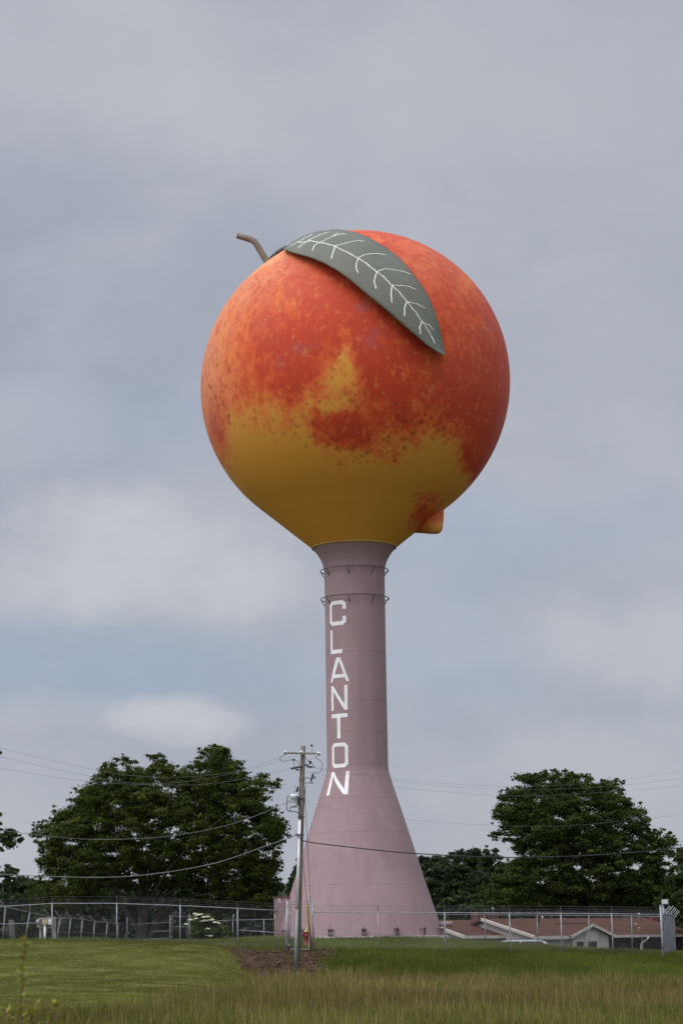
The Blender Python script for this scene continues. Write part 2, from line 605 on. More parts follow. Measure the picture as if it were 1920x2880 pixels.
def build_grass():
    tall = tall_mask
    # field of tall mixed grass
    o = blades('field_grass', 380000, 45, 100, -420, 2500, lambda P, Y, n: (.10 + .34 * rgn.random(n) ** 2.2) * (.75 + .5 * (wob(P, Y, 1.4) * .5 + .5)),
               lambda P, Y: tall(P, Y) * (1 - dirt_mask(P, Y)), [G1, G2, G3, BRN, TAN, RED], [3, 3, 2.4, 2.2, 1.0, 1.0], .016, zone=field_zone)
    tag(o, 'unmown field of mixed green and dry brown grass in the foreground', 'grass')
    def stalk_keep(P, Y):
        near_pole = np.exp(-((P - 900) / 170) ** 2) * np.exp(-((Y - 92) / 5.0) ** 2)
        return np.clip(tall(P, Y) * (.35 + .35 * wob(P, Y, .5) + 1.2 * near_pole), 0, 1)
    o = blades('seed_stalks', 40000, 45, 99, -420, 2500, lambda P, Y, n: .30 + .45 * rgn.random(n), stalk_keep,
               [TAN, (.27, .22, .10), BRN, G3], [4, 2, 2, 1.2], .013, .22)
    tag(o, 'thin tan seed stalks standing above the foreground field', 'grass stalks')
    # mown bank on the left
    o = blades('mown_grass', 350000, 55, 108.5, -420, 940, lambda P, Y, n: .03 + .06 * rgn.random(n) + .12 * sst(P, 600, 760) * rgn.random(n),
               lambda P, Y: (1 - tall(P, Y)) * (1 - dirt_mask(P, Y)) * (1 - sst(P + 12 * wob(P, Y), 850, 930)), [(.132, .140, .029), (.110, .124, .024), (.168, .160, .040), (.155, .130, .046)], [3, 1.5, 3.4, 1.2], .022)
    tag(o, 'short mown green grass on the bank at left', 'grass')
    # rough green bank on the right, below the fence
    o = blades('bank_grass', 245000, 86, 107.5, 640, 2500, lambda P, Y, n: .10 + .17 * rgn.random(n),
               lambda P, Y: (1 - tall(P, Y)) * (1 - dirt_mask(P, Y)) * sst(P + 12 * wob(P, Y), 850, 930), [G2, (.080, .105, .018), G1, (.130, .115, .042)], [3, 3, 2, .8], .020)
    tag(o, 'rough dark green grass on the bank below the fence at right', 'grass')
    # yard inside the fence
    o = blades('yard_grass', 200000, 106.5, 124, -420, 2500, lambda P, Y, n: .08 + .16 * rgn.random(n),
               lambda P, Y: (1 - dirt_mask(P, Y)) * (((X_(P, Y) - TB.x) ** 2 + (Y - TB.y) ** 2) > 4.75 ** 2), [(.15, .165, .060), G1, (.19, .18, .09), (.11, .135, .045)], [3, 2, 1.4, 2], .020)
    tag(o, 'pale green yard grass around the foot of the tower inside the fence', 'grass')
    o = blades('bare_earth_tufts', 9000, 95, 108, 640, 960, lambda P, Y, n: .06 + .14 * rgn.random(n),
               lambda P, Y: dirt_mask(P, Y) * (wob(P, Y, 1.6) > .2), [BRN, RED, G2], [3, 2, 1.5], .022)
    tag(o, 'sparse brown tufts on the bare earth around the pole', 'grass')


def X_(P, Y): return (P - 17.5 - CX) / (F_PX * .987) * Y


# ------------------------------------------------------------------ the water tower
TY = 122.0
TB = at(1013, 2640, TY)
TB.z = 2.47
SPH = at(999, 1084, TY)
TAX = Vector((TB.x, TB.y, 0))
SPH.x = TB.x + .22
SPH_R = (SPH - CAM).length * math.sin(math.atan(434 / F_PX) * math.cos(0.02))


def z_at(py):
    return at(1000, py, TY).z


tower = thing('water_tower', 'giant peach shaped water tower on a flared pinkish column with white lettering', 'water tower', TB)


def rad_px(py, w):
    return w * mpp((TB.x, TB.y, z_at(py)))


COLPROF = [(2640, 236), (2600, 223.5), (2500, 191), (2400, 159.5), (2280, 121.5), (2215, 100.5), (2195, 94.5), (2182, 90.6), (2172, 88), (2160, 86.5), (2150, 86),
           (2060, 85.5), (1900, 84.8), (1700, 84.6), (1622, 84.6), (1606, 85.3), (1594, 87.2), (1582, 90.5), (1570, 96), (1558, 103.5), (1549, 110.5), (1541, 117.2)]
PROF_Z = [(z_at(p) if p != 2640 else TB.z - .1, rad_px(p, w)) for p, w in COLPROF]
NECK_Z, NECK_R = PROF_Z[-1]


def col_r(z):
    return float(np.interp(z, [a for a, _ in PROF_Z], [b for _, b in PROF_Z]))


def column_material():
    n = NT('pink_tower_paint')
    base = n.mix(n.rng(n.noise(.35, 6, .6), .3, .7), (.300, .198, .208), (.350, .238, .246))
    streak = n.noise(2.2, 5, .6, (1, 1, .04))
    base = n.mix(n.math('MULTIPLY', n.rng(streak, .44, .70), .55), base, (.26, .18, .195))
    base = n.mix(n.math('MULTIPLY', n.rng(n.noise(9, 4, .7), .55, .8), .10), base, (.42, .31, .31))
    z = n.pos()[2]
    for py in (1585, 1711, 1843, 1978, 2063, 2158, 2186, 2248, 2346, 2492):
        d = n.math('ABSOLUTE', n.math('SUBTRACT', z, z_at(py) - TB.z))
        d = n.math('ADD', d, n.math('MULTIPLY', n.noise(1.2, 3), .02))
        base = n.mix(n.math('MULTIPLY', n.rng(d, .042, .012, 0, 1), .42), base, (.16, .09, .095))
    # flaked spots showing the pale primer
    chip = n.noise(1.1, 8, .72, (1, 1, 1), (3, 1, 2))
    base = n.mix(n.rng(chip, .735, .76), base, (.72, .66, .64))
    n.set('Base Color', base)
    n.set('Roughness', .6)
    n.set('Specular IOR Level', .25)
    n.bump(n.noise(.9, 4, .5), .25, .05)
    return n.m


PINK = column_material()


def build_column():
    zs = []
    for (za, _), (zb, _) in zip(PROF_Z[:-1], PROF_Z[1:]):
        for k in range(3): zs.append(za + (zb - za) * k / 3)
    zs.append(NECK_Z)
    mb = MB().lathe([(col_r(z), z) for z in zs], (TB.x, TB.y, 0), 160, caps=False)
    mb.build('column', PINK, tower, True)
    MB().lathe([(4.75, TB.z - .5), (4.75, TB.z + .03), (4.70, TB.z + .05), (4.2, TB.z + .05)], (TB.x, TB.y, 0), 96).build(
        'foundation', noisy('pale_concrete', (.36, .34, .32), (.55, .53, .50), 2, .9, .3), tower)


def build_tank():
    R, zc = SPH_R, SPH.z
    # tangent cone from the neck to the ball
    dz = zc - NECK_Z
    d = math.hypot(NECK_R, dz)
    th = math.acos(R / d) if d > R else 0
    base_ang = math.atan2(NECK_R, dz)              # from straight down
    ta = base_ang + th
    prof = []
    tz, tr = zc - R * math.cos(ta), R * math.sin(ta)
    nseg = 40
    for k in range(nseg):
        f = k / nseg
        prof.append((NECK_R + (tr - NECK_R) * f, NECK_Z + (tz - NECK_Z) * f))
    m = 150
    for k in range(m + 1):
        a = ta + (math.pi - .012 - ta) * k / m
        prof.append((R * math.sin(a), zc - R * math.cos(a)))
    n = 260
    P = np.array(prof)
    an = np.arange(n) * 2 * np.pi / n
    V = np.stack([TB.x + P[:, 0][:, None] * np.cos(an), TB.y + P[:, 0][:, None] * np.sin(an), np.repeat(P[:, 1][:, None], n, 1)], -1).reshape(-1, 3)
    V[:, 0] += (SPH.x - TB.x) * (V[:, 2] - NECK_Z) / (zc - NECK_Z)
    # pull the shoulder in a little where the stem sits
    ax = (at(745, 722, TY) - SPH).normalized()
    q = (V - np.array(SPH))
    dist = np.linalg.norm(q - np.array(ax) * R, axis=1)
    V = V - q / np.linalg.norm(q, axis=1)[:, None] * (.26 * np.exp(-(dist / 2.2) ** 2))[:, None]
    i = np.arange(len(prof) - 1)[:, None] * n
    k = np.arange(n)[None, :]
    f = np.stack([i + k, i + (k + 1) % n, i + n + (k + 1) % n, i + n + k], -1).reshape(-1, 4)
    # painted pattern: fields in the ball's own frame (right, up, front)
    rt, upv = np.array([1.0, 0, 0]), np.array([0.014, -.235, .972])
    U = q @ rt / R
    W = q @ upv / R
    cx, cy = U * 712 + 782, 792 - W * 712          # pattern sheet units
    wx = np.array([[mnoise.fractal(Vector(v_) * .55, 1.0, 2.0, 4), mnoise.fractal(Vector(v_) * .55 + Vector((31, 7, 3)), 1.0, 2.0, 4)] for v_ in V])
    cx, cy = cx + 26 * wx[:, 0], cy + 26 * wx[:, 1]
    def g(x0, y0, sx, sy, rot=0.0):
        c, s = math.cos(rot), math.sin(rot)
        dx, dy = cx - x0, cy - y0
        return np.exp(-((dx * c + dy * s) / sx) ** 2 - ((-dx * s + dy * c) / sy) ** 2)
    bound = np.interp(cx, [60, 110, 170, 230, 300, 400, 500, 580, 610, 700, 800, 880, 950, 1020, 1100, 1180, 1240, 1300, 1370, 1500],
                      [1150, 1180, 1130, 930, 930, 935, 930, 925, 1070, 1110, 1110, 1085, 1060, 1030, 1025, 1060, 1120, 1260, 1420, 1500])
    blush = 1 / (1 + np.exp((cy - bound + 26) / 66.0))
    # pale streak running down the cleft
    hw = np.interp(cy, [440, 520, 650, 740, 850, 905, 960], [18, 28, 34, 56, 98, 95, 40])
    mid = np.interp(cy, [440, 650, 800, 860, 930], [735, 733, 715, 705, 640])
    streak = np.exp(-(np.abs(cx - mid) / (hw * 1.05)) ** 1.7) * sst(cy, 420, 740) * (1 - sst(cy, 905, 970))
    blush = blush * (1 - .84 * streak)
    blush -= .40 * g(505, 460, 75, 55) + .30 * g(640, 980, 60, 90) * 0
    blush -= .30 * g(150, 820, 110, 330, .12) + .18 * g(230, 470, 110, 150)
    blush += .30 * g(155, 1010, 40, 230, -.15)
    blush -= .06 * g(330, 900, 120, 70) + .25 * g(490, 900, 80, 35) * 0
    blush -= .25 * g(1180, 470, 60, 40) + .22 * g(1290, 350, 70, 50) + .15 * g(1060, 720, 120, 80)
    blush -= .55 * g(420, 215, 120, 26, -.5)
    blush += .85 * g(1085, 1370, 70, 110, .25)
    blush = np.clip(blush, 0, 1)
    deep = .8 * g(470, 760, 170, 150) + .9 * g(760, 980, 170, 80) + .8 * g(900, 800, 170, 120) + 1.1 * g(1420, 1000, 150, 360, .3) + .7 * g(760, 560, 160, 120) + .8 * g(650, 420, 250, 90)
    purple = .9 * g(445, 705, 40, 30) + .8 * g(835, 590, 50, 40) + .7 * g(830, 460, 40, 30) + .5 * g(1380, 540, 40, 40) + .6 * g(560, 640, 60, 25) + .5 * g(400, 560, 40, 40)
    speck = .55 * sst(blush, .05, .3) * (1 - .6 * sst(blush, .7, 1.0)) + g(760, 1010, 240, 90) + .9 * g(860, 1080, 120, 60) + .8 * g(190, 880, 90, 160) + .8 * g(1080, 960, 130, 90) + .15 * g(600, 660, 330, 160) + .9 * g(1070, 1390, 70, 60) + .8 * g(900, 850, 140, 60) + .5 * g(210, 1160, 60, 90)
    pale = g(330, 300, 260, 150, -.6) * .75 + g(70, 640, 150, 460) * 1.0 + .30 * g(1100, 250, 240, 170) + .12 * g(1290, 620, 150, 330) + .5 * g(430, 200, 130, 40, -.5)  # salmon paint; left-edge term also puts the sky's rim glow into the colour
    o = mesh_np('tank', V, 4, None, tower, (0, 0, 0), None, True, f)
    for nm, arr in (('blush', blush), ('deep', deep), ('purple', purple), ('speck', speck), ('pale', pale)):
        a = o.data.attributes.new(nm, 'FLOAT', 'POINT')
        a.data.foreach_set('value', np.clip(arr, 0, 1.2).astype(np.float32))
    MBcap = None
    # material
    t = NT('peach_paint')
    A = {k: t.attr(k).outputs['Fac'] for k in ('blush', 'deep', 'purple', 'speck', 'pale')}
    n1 = t.noise(.55, 4, .55, (1, 1, .8))
    n2 = t.noise(1.5, 3, .55, (1, 1, .8), off=(4, 2, 1))
    n3 = t.noise(4.2, 2, .5, (1, 1, .7), off=(1, 7, 3))
    calm = t.math('SUBTRACT', 1.0, t.math('MULTIPLY', t.rng(A['blush'], .45, .95), .45))
    s = t.math('ADD', A['blush'], t.math('MULTIPLY', t.math('SUBTRACT', t.rng(n1, .3, .7), .5), .34))
    s = t.math('ADD', s, t.math('MULTIPLY', t.math('SUBTRACT', t.rng(n2, .3, .7), .5), t.math('MULTIPLY', calm, .36)))
    s = t.math('ADD', s, t.math('MULTIPLY', t.math('SUBTRACT', t.rng(n3, .32, .68), .5), t.math('MULTIPLY', calm, .17)))
    # noise only breaks up where there is some blush
    damp = t.rng(A['blush'], .02, .22)
    s = t.math('MULTIPLY', s, damp)
    s = t.math('ADD', s, t.math('MULTIPLY', A['deep'], .16))
    col = t.ramp(s, [(.02, (.690, .315, .048)), (.24, (.71, .300, .055)), (.50, (.71, .195, .045)), (.78, (.65, .102, .030)), (1.0, (.52, .056, .022))])
    col = t.mix(t.math('MULTIPLY', A['pale'], t.rng(n2, .25, .75, .4, .85)), col, (.72, .345, .165))
    pn = t.math('MULTIPLY', A['purple'], t.rng(n2, .38, .62))
    col = t.mix(t.math('MULTIPLY', pn, .75), col, (.33, .12, .13))
    dk = t.math('MULTIPLY', t.rng(n3, .52, .66), t.math('MULTIPLY', A['blush'], t.rng(n1, .4, .6, .25, .65)))
    col = t.mix(dk, col, (.46, .048, .018))
    n4 = t.noise(2.6, 4, .6, (1, 1, .8), off=(9, 3, 5))
    mot = t.math('MULTIPLY', t.rng(n4, .50, .68), t.math('MULTIPLY', t.rng(A['blush'], .25, .6), t.math('SUBTRACT', .55, t.math('MULTIPLY', A['pale'], .3))))
    col = t.mix(mot, col, (.50, .055, .024))
    pale_mot = t.math('MULTIPLY', t.rng(n4, .46, .30), t.math('MULTIPLY', t.rng(A['blush'], .4, .9), .40))  # paler orange mottling of the blush paint
    col = t.mix(pale_mot, col, (.76, .25, .085))
    nf = t.noise(3.4, 3, .6, off=(6, 6, 1))
    # freckles
    for sc_, lo, hi, off, th in ((1.05, .27, .02, (0, 0, 0), .45), (1.9, .36, .02, (5, 3, 1), .38), (1.4, .32, .02, (2, 9, 4), .40), (2.7, .40, .04, (8, 1, 6), .40)):
        v = t.voro(sc_, off=off)
        sepc = t.N.new('ShaderNodeSeparateColor'); t.L.new(v.outputs['Color'], sepc.inputs[0])
        dd = t.math('ADD', v.outputs['Distance'], t.math('MULTIPLY', t.math('SUBTRACT', nf, .5), .55))
        fr = t.math('MULTIPLY', t.rng(dd, lo, hi), t.rng(sepc.outputs[0], th, th + .12))
        fr = t.math('MULTIPLY', fr, t.math('MULTIPLY', A['speck'], .55), True)
        col = t.mix(fr, col, (.26, .045, .016))
    z = t.pos()[2]
    for py, w, st in ((1158, .03, .09), (1398, .03, .18)):
        zz = {1158: SPH.z - .355 * SPH_R, 1398: SPH.z - .845 * SPH_R}[py] - TB.z
        d_ = t.math('ABSOLUTE', t.math('SUBTRACT', z, zz))
        col = t.mix(t.math('MULTIPLY', t.rng(d_, w, w * .4), st), col, (.80, .50, .20))
    t.set('Base Color', col)
    t.set('Roughness', .55)
    t.set('Specular IOR Level', .14)
    o.data.materials.append(t.m)
    # apex cap plus the pale lip where the ball meets the column
    lip = MB().lathe([(NECK_R + .005, NECK_Z - .05), (NECK_R + .05, NECK_Z - .02), (NECK_R + .05, NECK_Z + .03), (NECK_R + .02, NECK_Z + .06)], (TB.x, TB.y, 0), 96, caps=False)
    lip.build('tank_lip', noisy('yellow_lip_paint', (.40, .23, .04), (.46, .28, .06), 3, .5), tower, True)
    # pointed tip of the fruit, low on the right side
    tipm = t.m
    a0 = at(1206, 1461, TY + .2)
    a1 = at(1241, 1501, TY - .25)
    axis = (a1 - a0).normalized()
    L_ = (a1 - a0).length
    br = 51 * mpp(a0)
    prof = [(br * 1.25, -br * .30), (br, 0), (br * .62, L_ * .42), (br * .36, L_ * .68), (br * .26, L_ * .78), (br * .15, L_ * .84), (.02, L_ * .86)]
    tp = MB().lathe(prof, a0, 40, axis)
    to = tp.build('fruit_tip', tipm, tower, True)
    nv = len(to.data.vertices)
    hh = np.array([(Vector(v) - a0).dot(axis) / L_ for v in tp.v])
    for nm, arr in (('blush', .55 - .5 * sst(hh, .35, .75)), ('deep', np.full(nv, .3)), ('purple', np.zeros(nv)), ('speck', np.full(nv, .4)), ('pale', .5 * sst(hh, .3, .7))):
        a = to.data.attributes.new(nm, 'FLOAT', 'POINT')
        a.data.foreach_set('value', arr.astype(np.float32))


def leaf_pt(px, py, off):
    d = ray(px, py).normalized()
    oc = SPH - CAM
    tc = oc.dot(d)
    d2 = oc.length_squared - tc * tc
    Rl = SPH_R + off
    t = tc - math.sqrt(max(0.0, Rl * Rl - d2))
    return CAM + d * t


def k1(x, y): return (520 + x * .6122, 600 + y * .6122)


LEAF_UP = [(452, 164), (470, 150), (500, 125), (560, 96), (620, 80), (700, 72), (780, 85), (840, 108), (920, 155), (980, 200), (1030, 255), (1080, 320), (1120, 385), (1150, 460), (1168, 520), (1182, 580), (1198, 650)]
LEAF_LO = [(452, 165), (470, 171), (485, 176), (530, 189), (580, 203), (640, 228), (700, 262), (760, 305), (820, 357), (880, 405), (940, 455), (1000, 510), (1060, 560), (1110, 605), (1165, 640), (1185, 646), (1198, 650)]


def resample(pts, n):
    P = np.array(pts, float)
    s = np.concatenate([[0], np.cumsum(np.linalg.norm(np.diff(P, axis=0), axis=1))])
    t = np.linspace(0, s[-1], n)
    return np.stack([np.interp(t, s, P[:, 0]), np.interp(t, s, P[:, 1])], -1)


def leaf_off(v, u):
    """how far the leaf stands off the ball: v 0 lower edge .. 1 upper edge, u along the leaf"""
    e = .85 + (.24 - .85) * v
    return e * min(1.0, .25 + u * 3.0) + .10 * math.sin(math.pi * v)


def build_leaf():
    nu, nv = 60, 14
    up, lo = resample(LEAF_UP, nu), resample(LEAF_LO, nu)
    top, bot = [], []
    for i in range(nu):
        for j in range(nv):
            v = j / (nv - 1)
            q = lo[i] * (1 - v) + up[i] * v
            px, py = k1(*q)
            p = leaf_pt(px, py, leaf_off(v, i / (nu - 1)))
            top.append(p)
            bot.append(p + (SPH - p).normalized() * .04)
    fs = []
    o = nu * nv
    for i in range(nu - 1):
        for j in range(nv - 1):
            a, b, c, d = i * nv + j, i * nv + j + 1, (i + 1) * nv + j + 1, (i + 1) * nv + j
            fs += [(a, d, c, b), (o + a, o + b, o + c, o + d)]
        for j, s in ((0, 1), (nv - 1, -1)):
            a, d = i * nv + j, (i + 1) * nv + j
            fs.append((a, o + a, o + d, d) if s > 0 else (a, d, o + d, o + a))
    n = NT('leaf_paint')
    c = n.mix(n.rng(n.noise(.45, 5, .6), .3, .7), (.128, .134, .106), (.158, .163, .130))
    c = n.mix(n.math('MULTIPLY', n.rng(n.noise(3, 5, .6), .5, .8), .3), c, (.11, .13, .09))
    n.set('Base Color', c); n.set('Roughness', .6); n.set('Specular IOR Level', .2)
    lf = MB().add(top + bot, fs).build('leaf', n.m, tower, True)
    cream = noisy('cream_vein_paint', (.62, .62, .54), (.72, .72, .64), 5, .6)
    full = lambda pts: pts
    kk = lambda pts: [k1(*p) for p in pts]
    mid = [(837, 682), (858, 681.5), (867, 679)] + kk([(570, 128), (620, 135), (690, 152), (740, 178), (795, 207), (840, 238), (882, 270), (915, 295), (950, 332), (985, 365), (1018, 407), (1055, 450), (1088, 498), (1120, 545), (1150, 605)])
    veins = [[(817, 693), (838, 682), (858, 670), (879, 660)], [(837, 699), (851, 689), (865, 678.5), (888, 666), (925, 653)],
             [(878, 707), (883, 693), (897, 683), (932, 667), (952, 657)], [(932, 667), (952, 661), (974, 658)],
             kk([(672, 212), (678, 185), (690, 152), (740, 138), (800, 126), (825, 130)]), kk([(795, 280), (785, 245), (795, 207), (830, 190), (880, 186), (925, 192)]),
             kk([(878, 352), (868, 310), (882, 270), (920, 255), (960, 262), (1000, 268), (1040, 283)]), kk([(952, 415), (945, 375), (952, 332), (1000, 333), (1030, 338), (1062, 355)]),
             kk([(1008, 478), (1007, 440), (1018, 407), (1065, 418), (1105, 438)]), kk([(1080, 557), (1078, 525), (1088, 498), (1120, 515), (1145, 543)])]
    # smooth surface lookup: v across the leaf from the outline at the nearest station
    def surf(px, py):
        best, bu, bv = 1e9, 0, 0
        q = np.array([(px - 520) / .6122, (py - 600) / .6122])
        for i in range(nu):
            a, b = lo[i], up[i]
            ab = b - a
            t = float(np.clip(np.dot(q - a, ab) / max(1e-6, np.dot(ab, ab)), 0, 1))
            d = np.linalg.norm(a + ab * t - q)
            if d < best: best, bu, bv = d, i / (nu - 1), t
        return leaf_pt(px, py, leaf_off(bv, bu) - .018)
    rnd = random.Random(5)
    def vein(pts, r):
        P = resample(pts, max(6, int(len(pts) * 4)))
        jit = [(x + rnd.uniform(-.9, .9), y + rnd.uniform(-.9, .9)) for x, y in P]
        w = [surf(*p) for p in jit]
        rr = [r * rnd.uniform(.8, 1.15) for _ in w]
        rr[-1] *= .7
        return MB().tube(w, rr, 6)
    vein(mid, .048).build('midrib', cream, lf, True)
    for vv in veins: vein(vv, .043).build('vein', cream, lf, True)
    # dark petiole from the stem to the blade
    pts = [at(759, 731, TY - .2), at(766, 722, TY - .2), at(778, 711, TY - .25), at(794, 701, TY - .4), at(806, 698, TY - .6)]
    MB().tube(pts, [.10, .11, .11, .13, .16], 10).build('petiole', noisy('dark_petiole', (.06, .06, .062), (.09, .09, .09), 3, .6), tower, True)


def build_stem():
    pts = [(667, 661), (690, 668), (706, 673), (716, 679), (724, 690), (740, 717), (757, 746), (763, 756)]
    w = [at(x, y + 1, TY - .3) for x, y in pts]
    rr = [.175, .175, .178, .18, .182, .18, .185, .19]
    MB().tube(w, rr, 16).build('stem', noisy('brown_stem_paint', (.170, .132, .098), (.215, .170, .128), 2, .55), tower, True)


def wrap(theta, z, off):
    r = col_r(z) + off
    return Vector((TB.x + r * math.sin(theta), TB.y - r * math.cos(theta), z))


GLYPHS = {  # outlines on a 1 x 1 box as lists of quads (four corners each), y up
    'C': [[(0, .14), (.17, .2), (.17, .8), (0, .86)], [(0, .86), (.17, .8), (.27, .84), (.17, 1.0)], [(.17, 1.0), (.27, .84), (.73, .84), (.83, 1.0)], [(.83, 1.0), (.73, .84), (.82, .8), (1, .88)],
          [(1, .88), (.82, .8), (.82, .64), (1, .64)], [(0, .14), (.17, 0), (.27, .16), (.17, .2)], [(.17, 0), (.83, 0), (.73, .16), (.27, .16)], [(.83, 0), (1, .12), (.82, .2), (.73, .16)], [(1, .12), (1, .36), (.82, .36), (.82, .2)]],
    'L': [[(0, 0), (.2, .17), (.2, 1), (0, 1)], [(0, 0), (.95, 0), (.95, .17), (.2, .17)]],
    'A': [[(0, 0), (.16, 0), (.53, .86), (.40, 1)], [(.40, 1), (.53, .86), (.60, 1.0), (.5, 1.0)], [(.53, .86), (.86, 0), (1.0, 0), (.60, 1)], [(.20, .16), (.80, .16), (.75, .31), (.26, .31)]],
    'N': [[(0, 0), (.17, 0), (.17, 1), (0, 1)], [(.83, 0), (1, 0), (1, 1), (.83, 1)], [(.17, 1), (.17, .78), (.83, 0), (.83, .24)]],
    'T': [[(0, .84), (1, .84), (1, 1), (0, 1)], [(.40, 0), (.60, 0), (.60, .84), (.40, .84)]],
    'O': [[(0, .13), (.17, .2), (.17, .8), (0, .87)], [(0, .87), (.17, .8), (.27, .85), (.17, 1.0)], [(.17, 1.0), (.27, .85), (.73, .85), (.83, 1.0)], [(.83, 1.0), (.73, .85), (.83, .8), (1, .87)],
          [(1, .87), (.83, .8), (.83, .2), (1, .13)], [(0, .13), (.17, 0), (.27, .15), (.17, .2)], [(.17, 0), (.83, 0), (.73, .15), (.27, .15)], [(.83, 0), (1, .13), (.83, .2), (.73, .15)]],
}


def build_letters():
    pal = noisy('white_letter_paint', (.77, .75, .74), (.87, .85, .84), 2.2, .6)
    # pixel rows of the letters measured at the front; degrees across
    rows = [('C', 1699, 1768, -56, -17.5), ('L', 1780, 1846, -55, -24.5), ('A', 1857, 1925, -57.5, -13), ('N', 1935, 2004, -55, -17),
            ('T', 2014, 2083, -55, -17.5), ('O', 2095, 2164, -55, -17.5), ('N', 2175, 2241, -54, -15)]
    for ch, p0, p1, a0, a1 in rows:
        mb = MB()
        z1, z0 = z_at(p0), z_at(p1)
        tilt = 0
        for q in GLYPHS[ch]:
            m_ = 8
            vs = []
            for i in range(m_ + 1):
                f = i / m_
                for j in range(m_ + 1):
                    g_ = j / m_
                    x = (q[0][0] * (1 - f) + q[1][0] * f) * (1 - g_) + (q[3][0] * (1 - f) + q[2][0] * f) * g_
                    y = (q[0][1] * (1 - f) + q[1][1] * f) * (1 - g_) + (q[3][1] * (1 - f) + q[2][1] * f) * g_
                    vs.append(wrap(rad(a0 + (a1 - a0) * x), z0 + (z1 - z0) * y, .012))
            fs = []
            for i in range(m_):
                for j in range(m_):
                    a = i * (m_ + 1) + j
                    fs.append((a, a + m_ + 1, a + m_ + 2, a + 1))
            mb.add(vs, fs)
        mb.build('letter', pal, tower)


def build_tower_fittings():
    dm = noisy('dark_ring_paint', (.075, .055, .062), (.12, .09, .10), 3, .6)
    for py in (1606, 1685):
        z = z_at(py)
        r = 95.5 * mpp((TB.x, TB.y, z))
        ring = MB().tube([wrap_r(a / 72 * 2 * math.pi, r, z) for a in range(73)], .026, 6, False).build('ring_rail', dm, tower, True)
        for k in range(8):
            a = rad(-11 + 45 * k)
            c = col_r(z - .45)
            b = MB().tube([wrap_r(a, r, z), wrap_r(a, r - .06, z - .12), wrap_r(a, c - .02, z - .42)], .024, 5)
            b.build('bracket', dm, ring)
    # anchor chairs round the foot
    am = noisy('dark_pink_steel', (.17, .105, .115), (.23, .145, .155), 3, .6)
    for k in range(16):
        a = rad(2 + 22.5 * k)
        zb = TB.z + .05
        r = col_r(zb + .2)
        mb = MB()
        for s in (-.085, .085):
            q = wrap_r(a, r + .05, zb + .19)
            t = Vector((math.cos(a), math.sin(a), 0))
            mb.box(q + t * s, (.03, .24, .36), a)
        mb.box(wrap_r(a, r + .07, zb + .385), (.24, .26, .035), a)
        mb.tube([wrap_r(a, r + .12, zb), wrap_r(a, r + .12, zb + .52)], .03, 6)
        mb.build('anchor_bracket', am, tower)
    # entry box at the left of the foot, with a thin red cap and flaked paint
    p0, p1 = at(772, 2640, TY - .4), at(835, 2640, TY - .4)
    zt = at(772, 2525, TY - .4).z
    cx = (p0.x + p1.x) / 2
    wdt = p1.x - p0.x
    eb = MB()
    eb.box((cx, TY - .4 + .6, (zt + TB.z) / 2 - .15), (wdt, 1.9, zt - TB.z + .3))
    e = eb.build('entry_box', PINK, tower)
    MB().box((cx - .02, TY + .2, zt + .02), (wdt + .1, 2.02, .05)).build('roof_cap', noisy('red_cap', (.16, .05, .055), (.20, .07, .07), 3, .6), e)
    for (x0, y0, w_, h_) in ((779, 2529.5, 9, 2.6), (784, 2535.5, 5, 4.5), (801, 2529, 5, 3.2), (771, 2577, 3, 7)):
        q = at(x0 + w_ / 2, y0, TY - 1.35)
        ring = []
        rn = random.Random(int(x0))
        for k in range(9):
            an = 2 * math.pi * k / 9
            s = rn.uniform(.75, 1.2)
            ring.append((q.x + math.cos(an) * w_ * .0095 * s, TY - 1.356, q.z + math.sin(an) * h_ * .0095 * s))
        MB().add(ring, [tuple(range(9))]).build('flaked_patch', WHITEP, e)
    dk = MB()
    q = at(777, 2562, TY - 1.4)
    dk.box((q.x, TY - 1.42, q.z), (.16, .14, .14)); dk.tube([(q.x, TY - 1.4, q.z), (q.x, TY - 1.4, q.z - .3)], .02, 6)
    dk.build('lamp_fitting', DARKMET, e)
    q = at(779, 2624, TY - 1.4)
    MB().tube([(q.x - .06, TY - 1.38, q.z - .1), (q.x - .06, TY - 1.42, q.z + .14), (q.x + .04, TY - 1.45, q.z + .16), (q.x + .06, TY - 1.45, q.z - .02), (q.x + .16, TY - 1.4, q.z - .10)], .025, 6).build('hose_bib', DARKMET, e)
    # overflow pipe stub on the right
    q0, q1 = at(1236, 2599, TY - .8), at(1272, 2598, TY - .8)
    MB().lathe([(.14, 0), (.14, (q1 - q0).length), (.11, (q1 - q0).length), (.11, .2)], q0, 20, q1 - q0).build('overflow_pipe', PINK, tower, True)
    q2 = at(1246, 2606, TY - .8)
    MB().box(q2, (.2, .24, .07)).build('pipe_support', am, tower)


def wrap_r(a, r, z):
    return Vector((TB.x + r * math.sin(a), TB.y - r * math.cos(a), z))


build_column(); build_tank(); build_leaf(); build_stem(); build_letters(); build_tower_fittings()
build_grass()

# ------------------------------------------------------------------ trees
LEAF = tinted('tree_leaves', .8, .35, .06, .25)


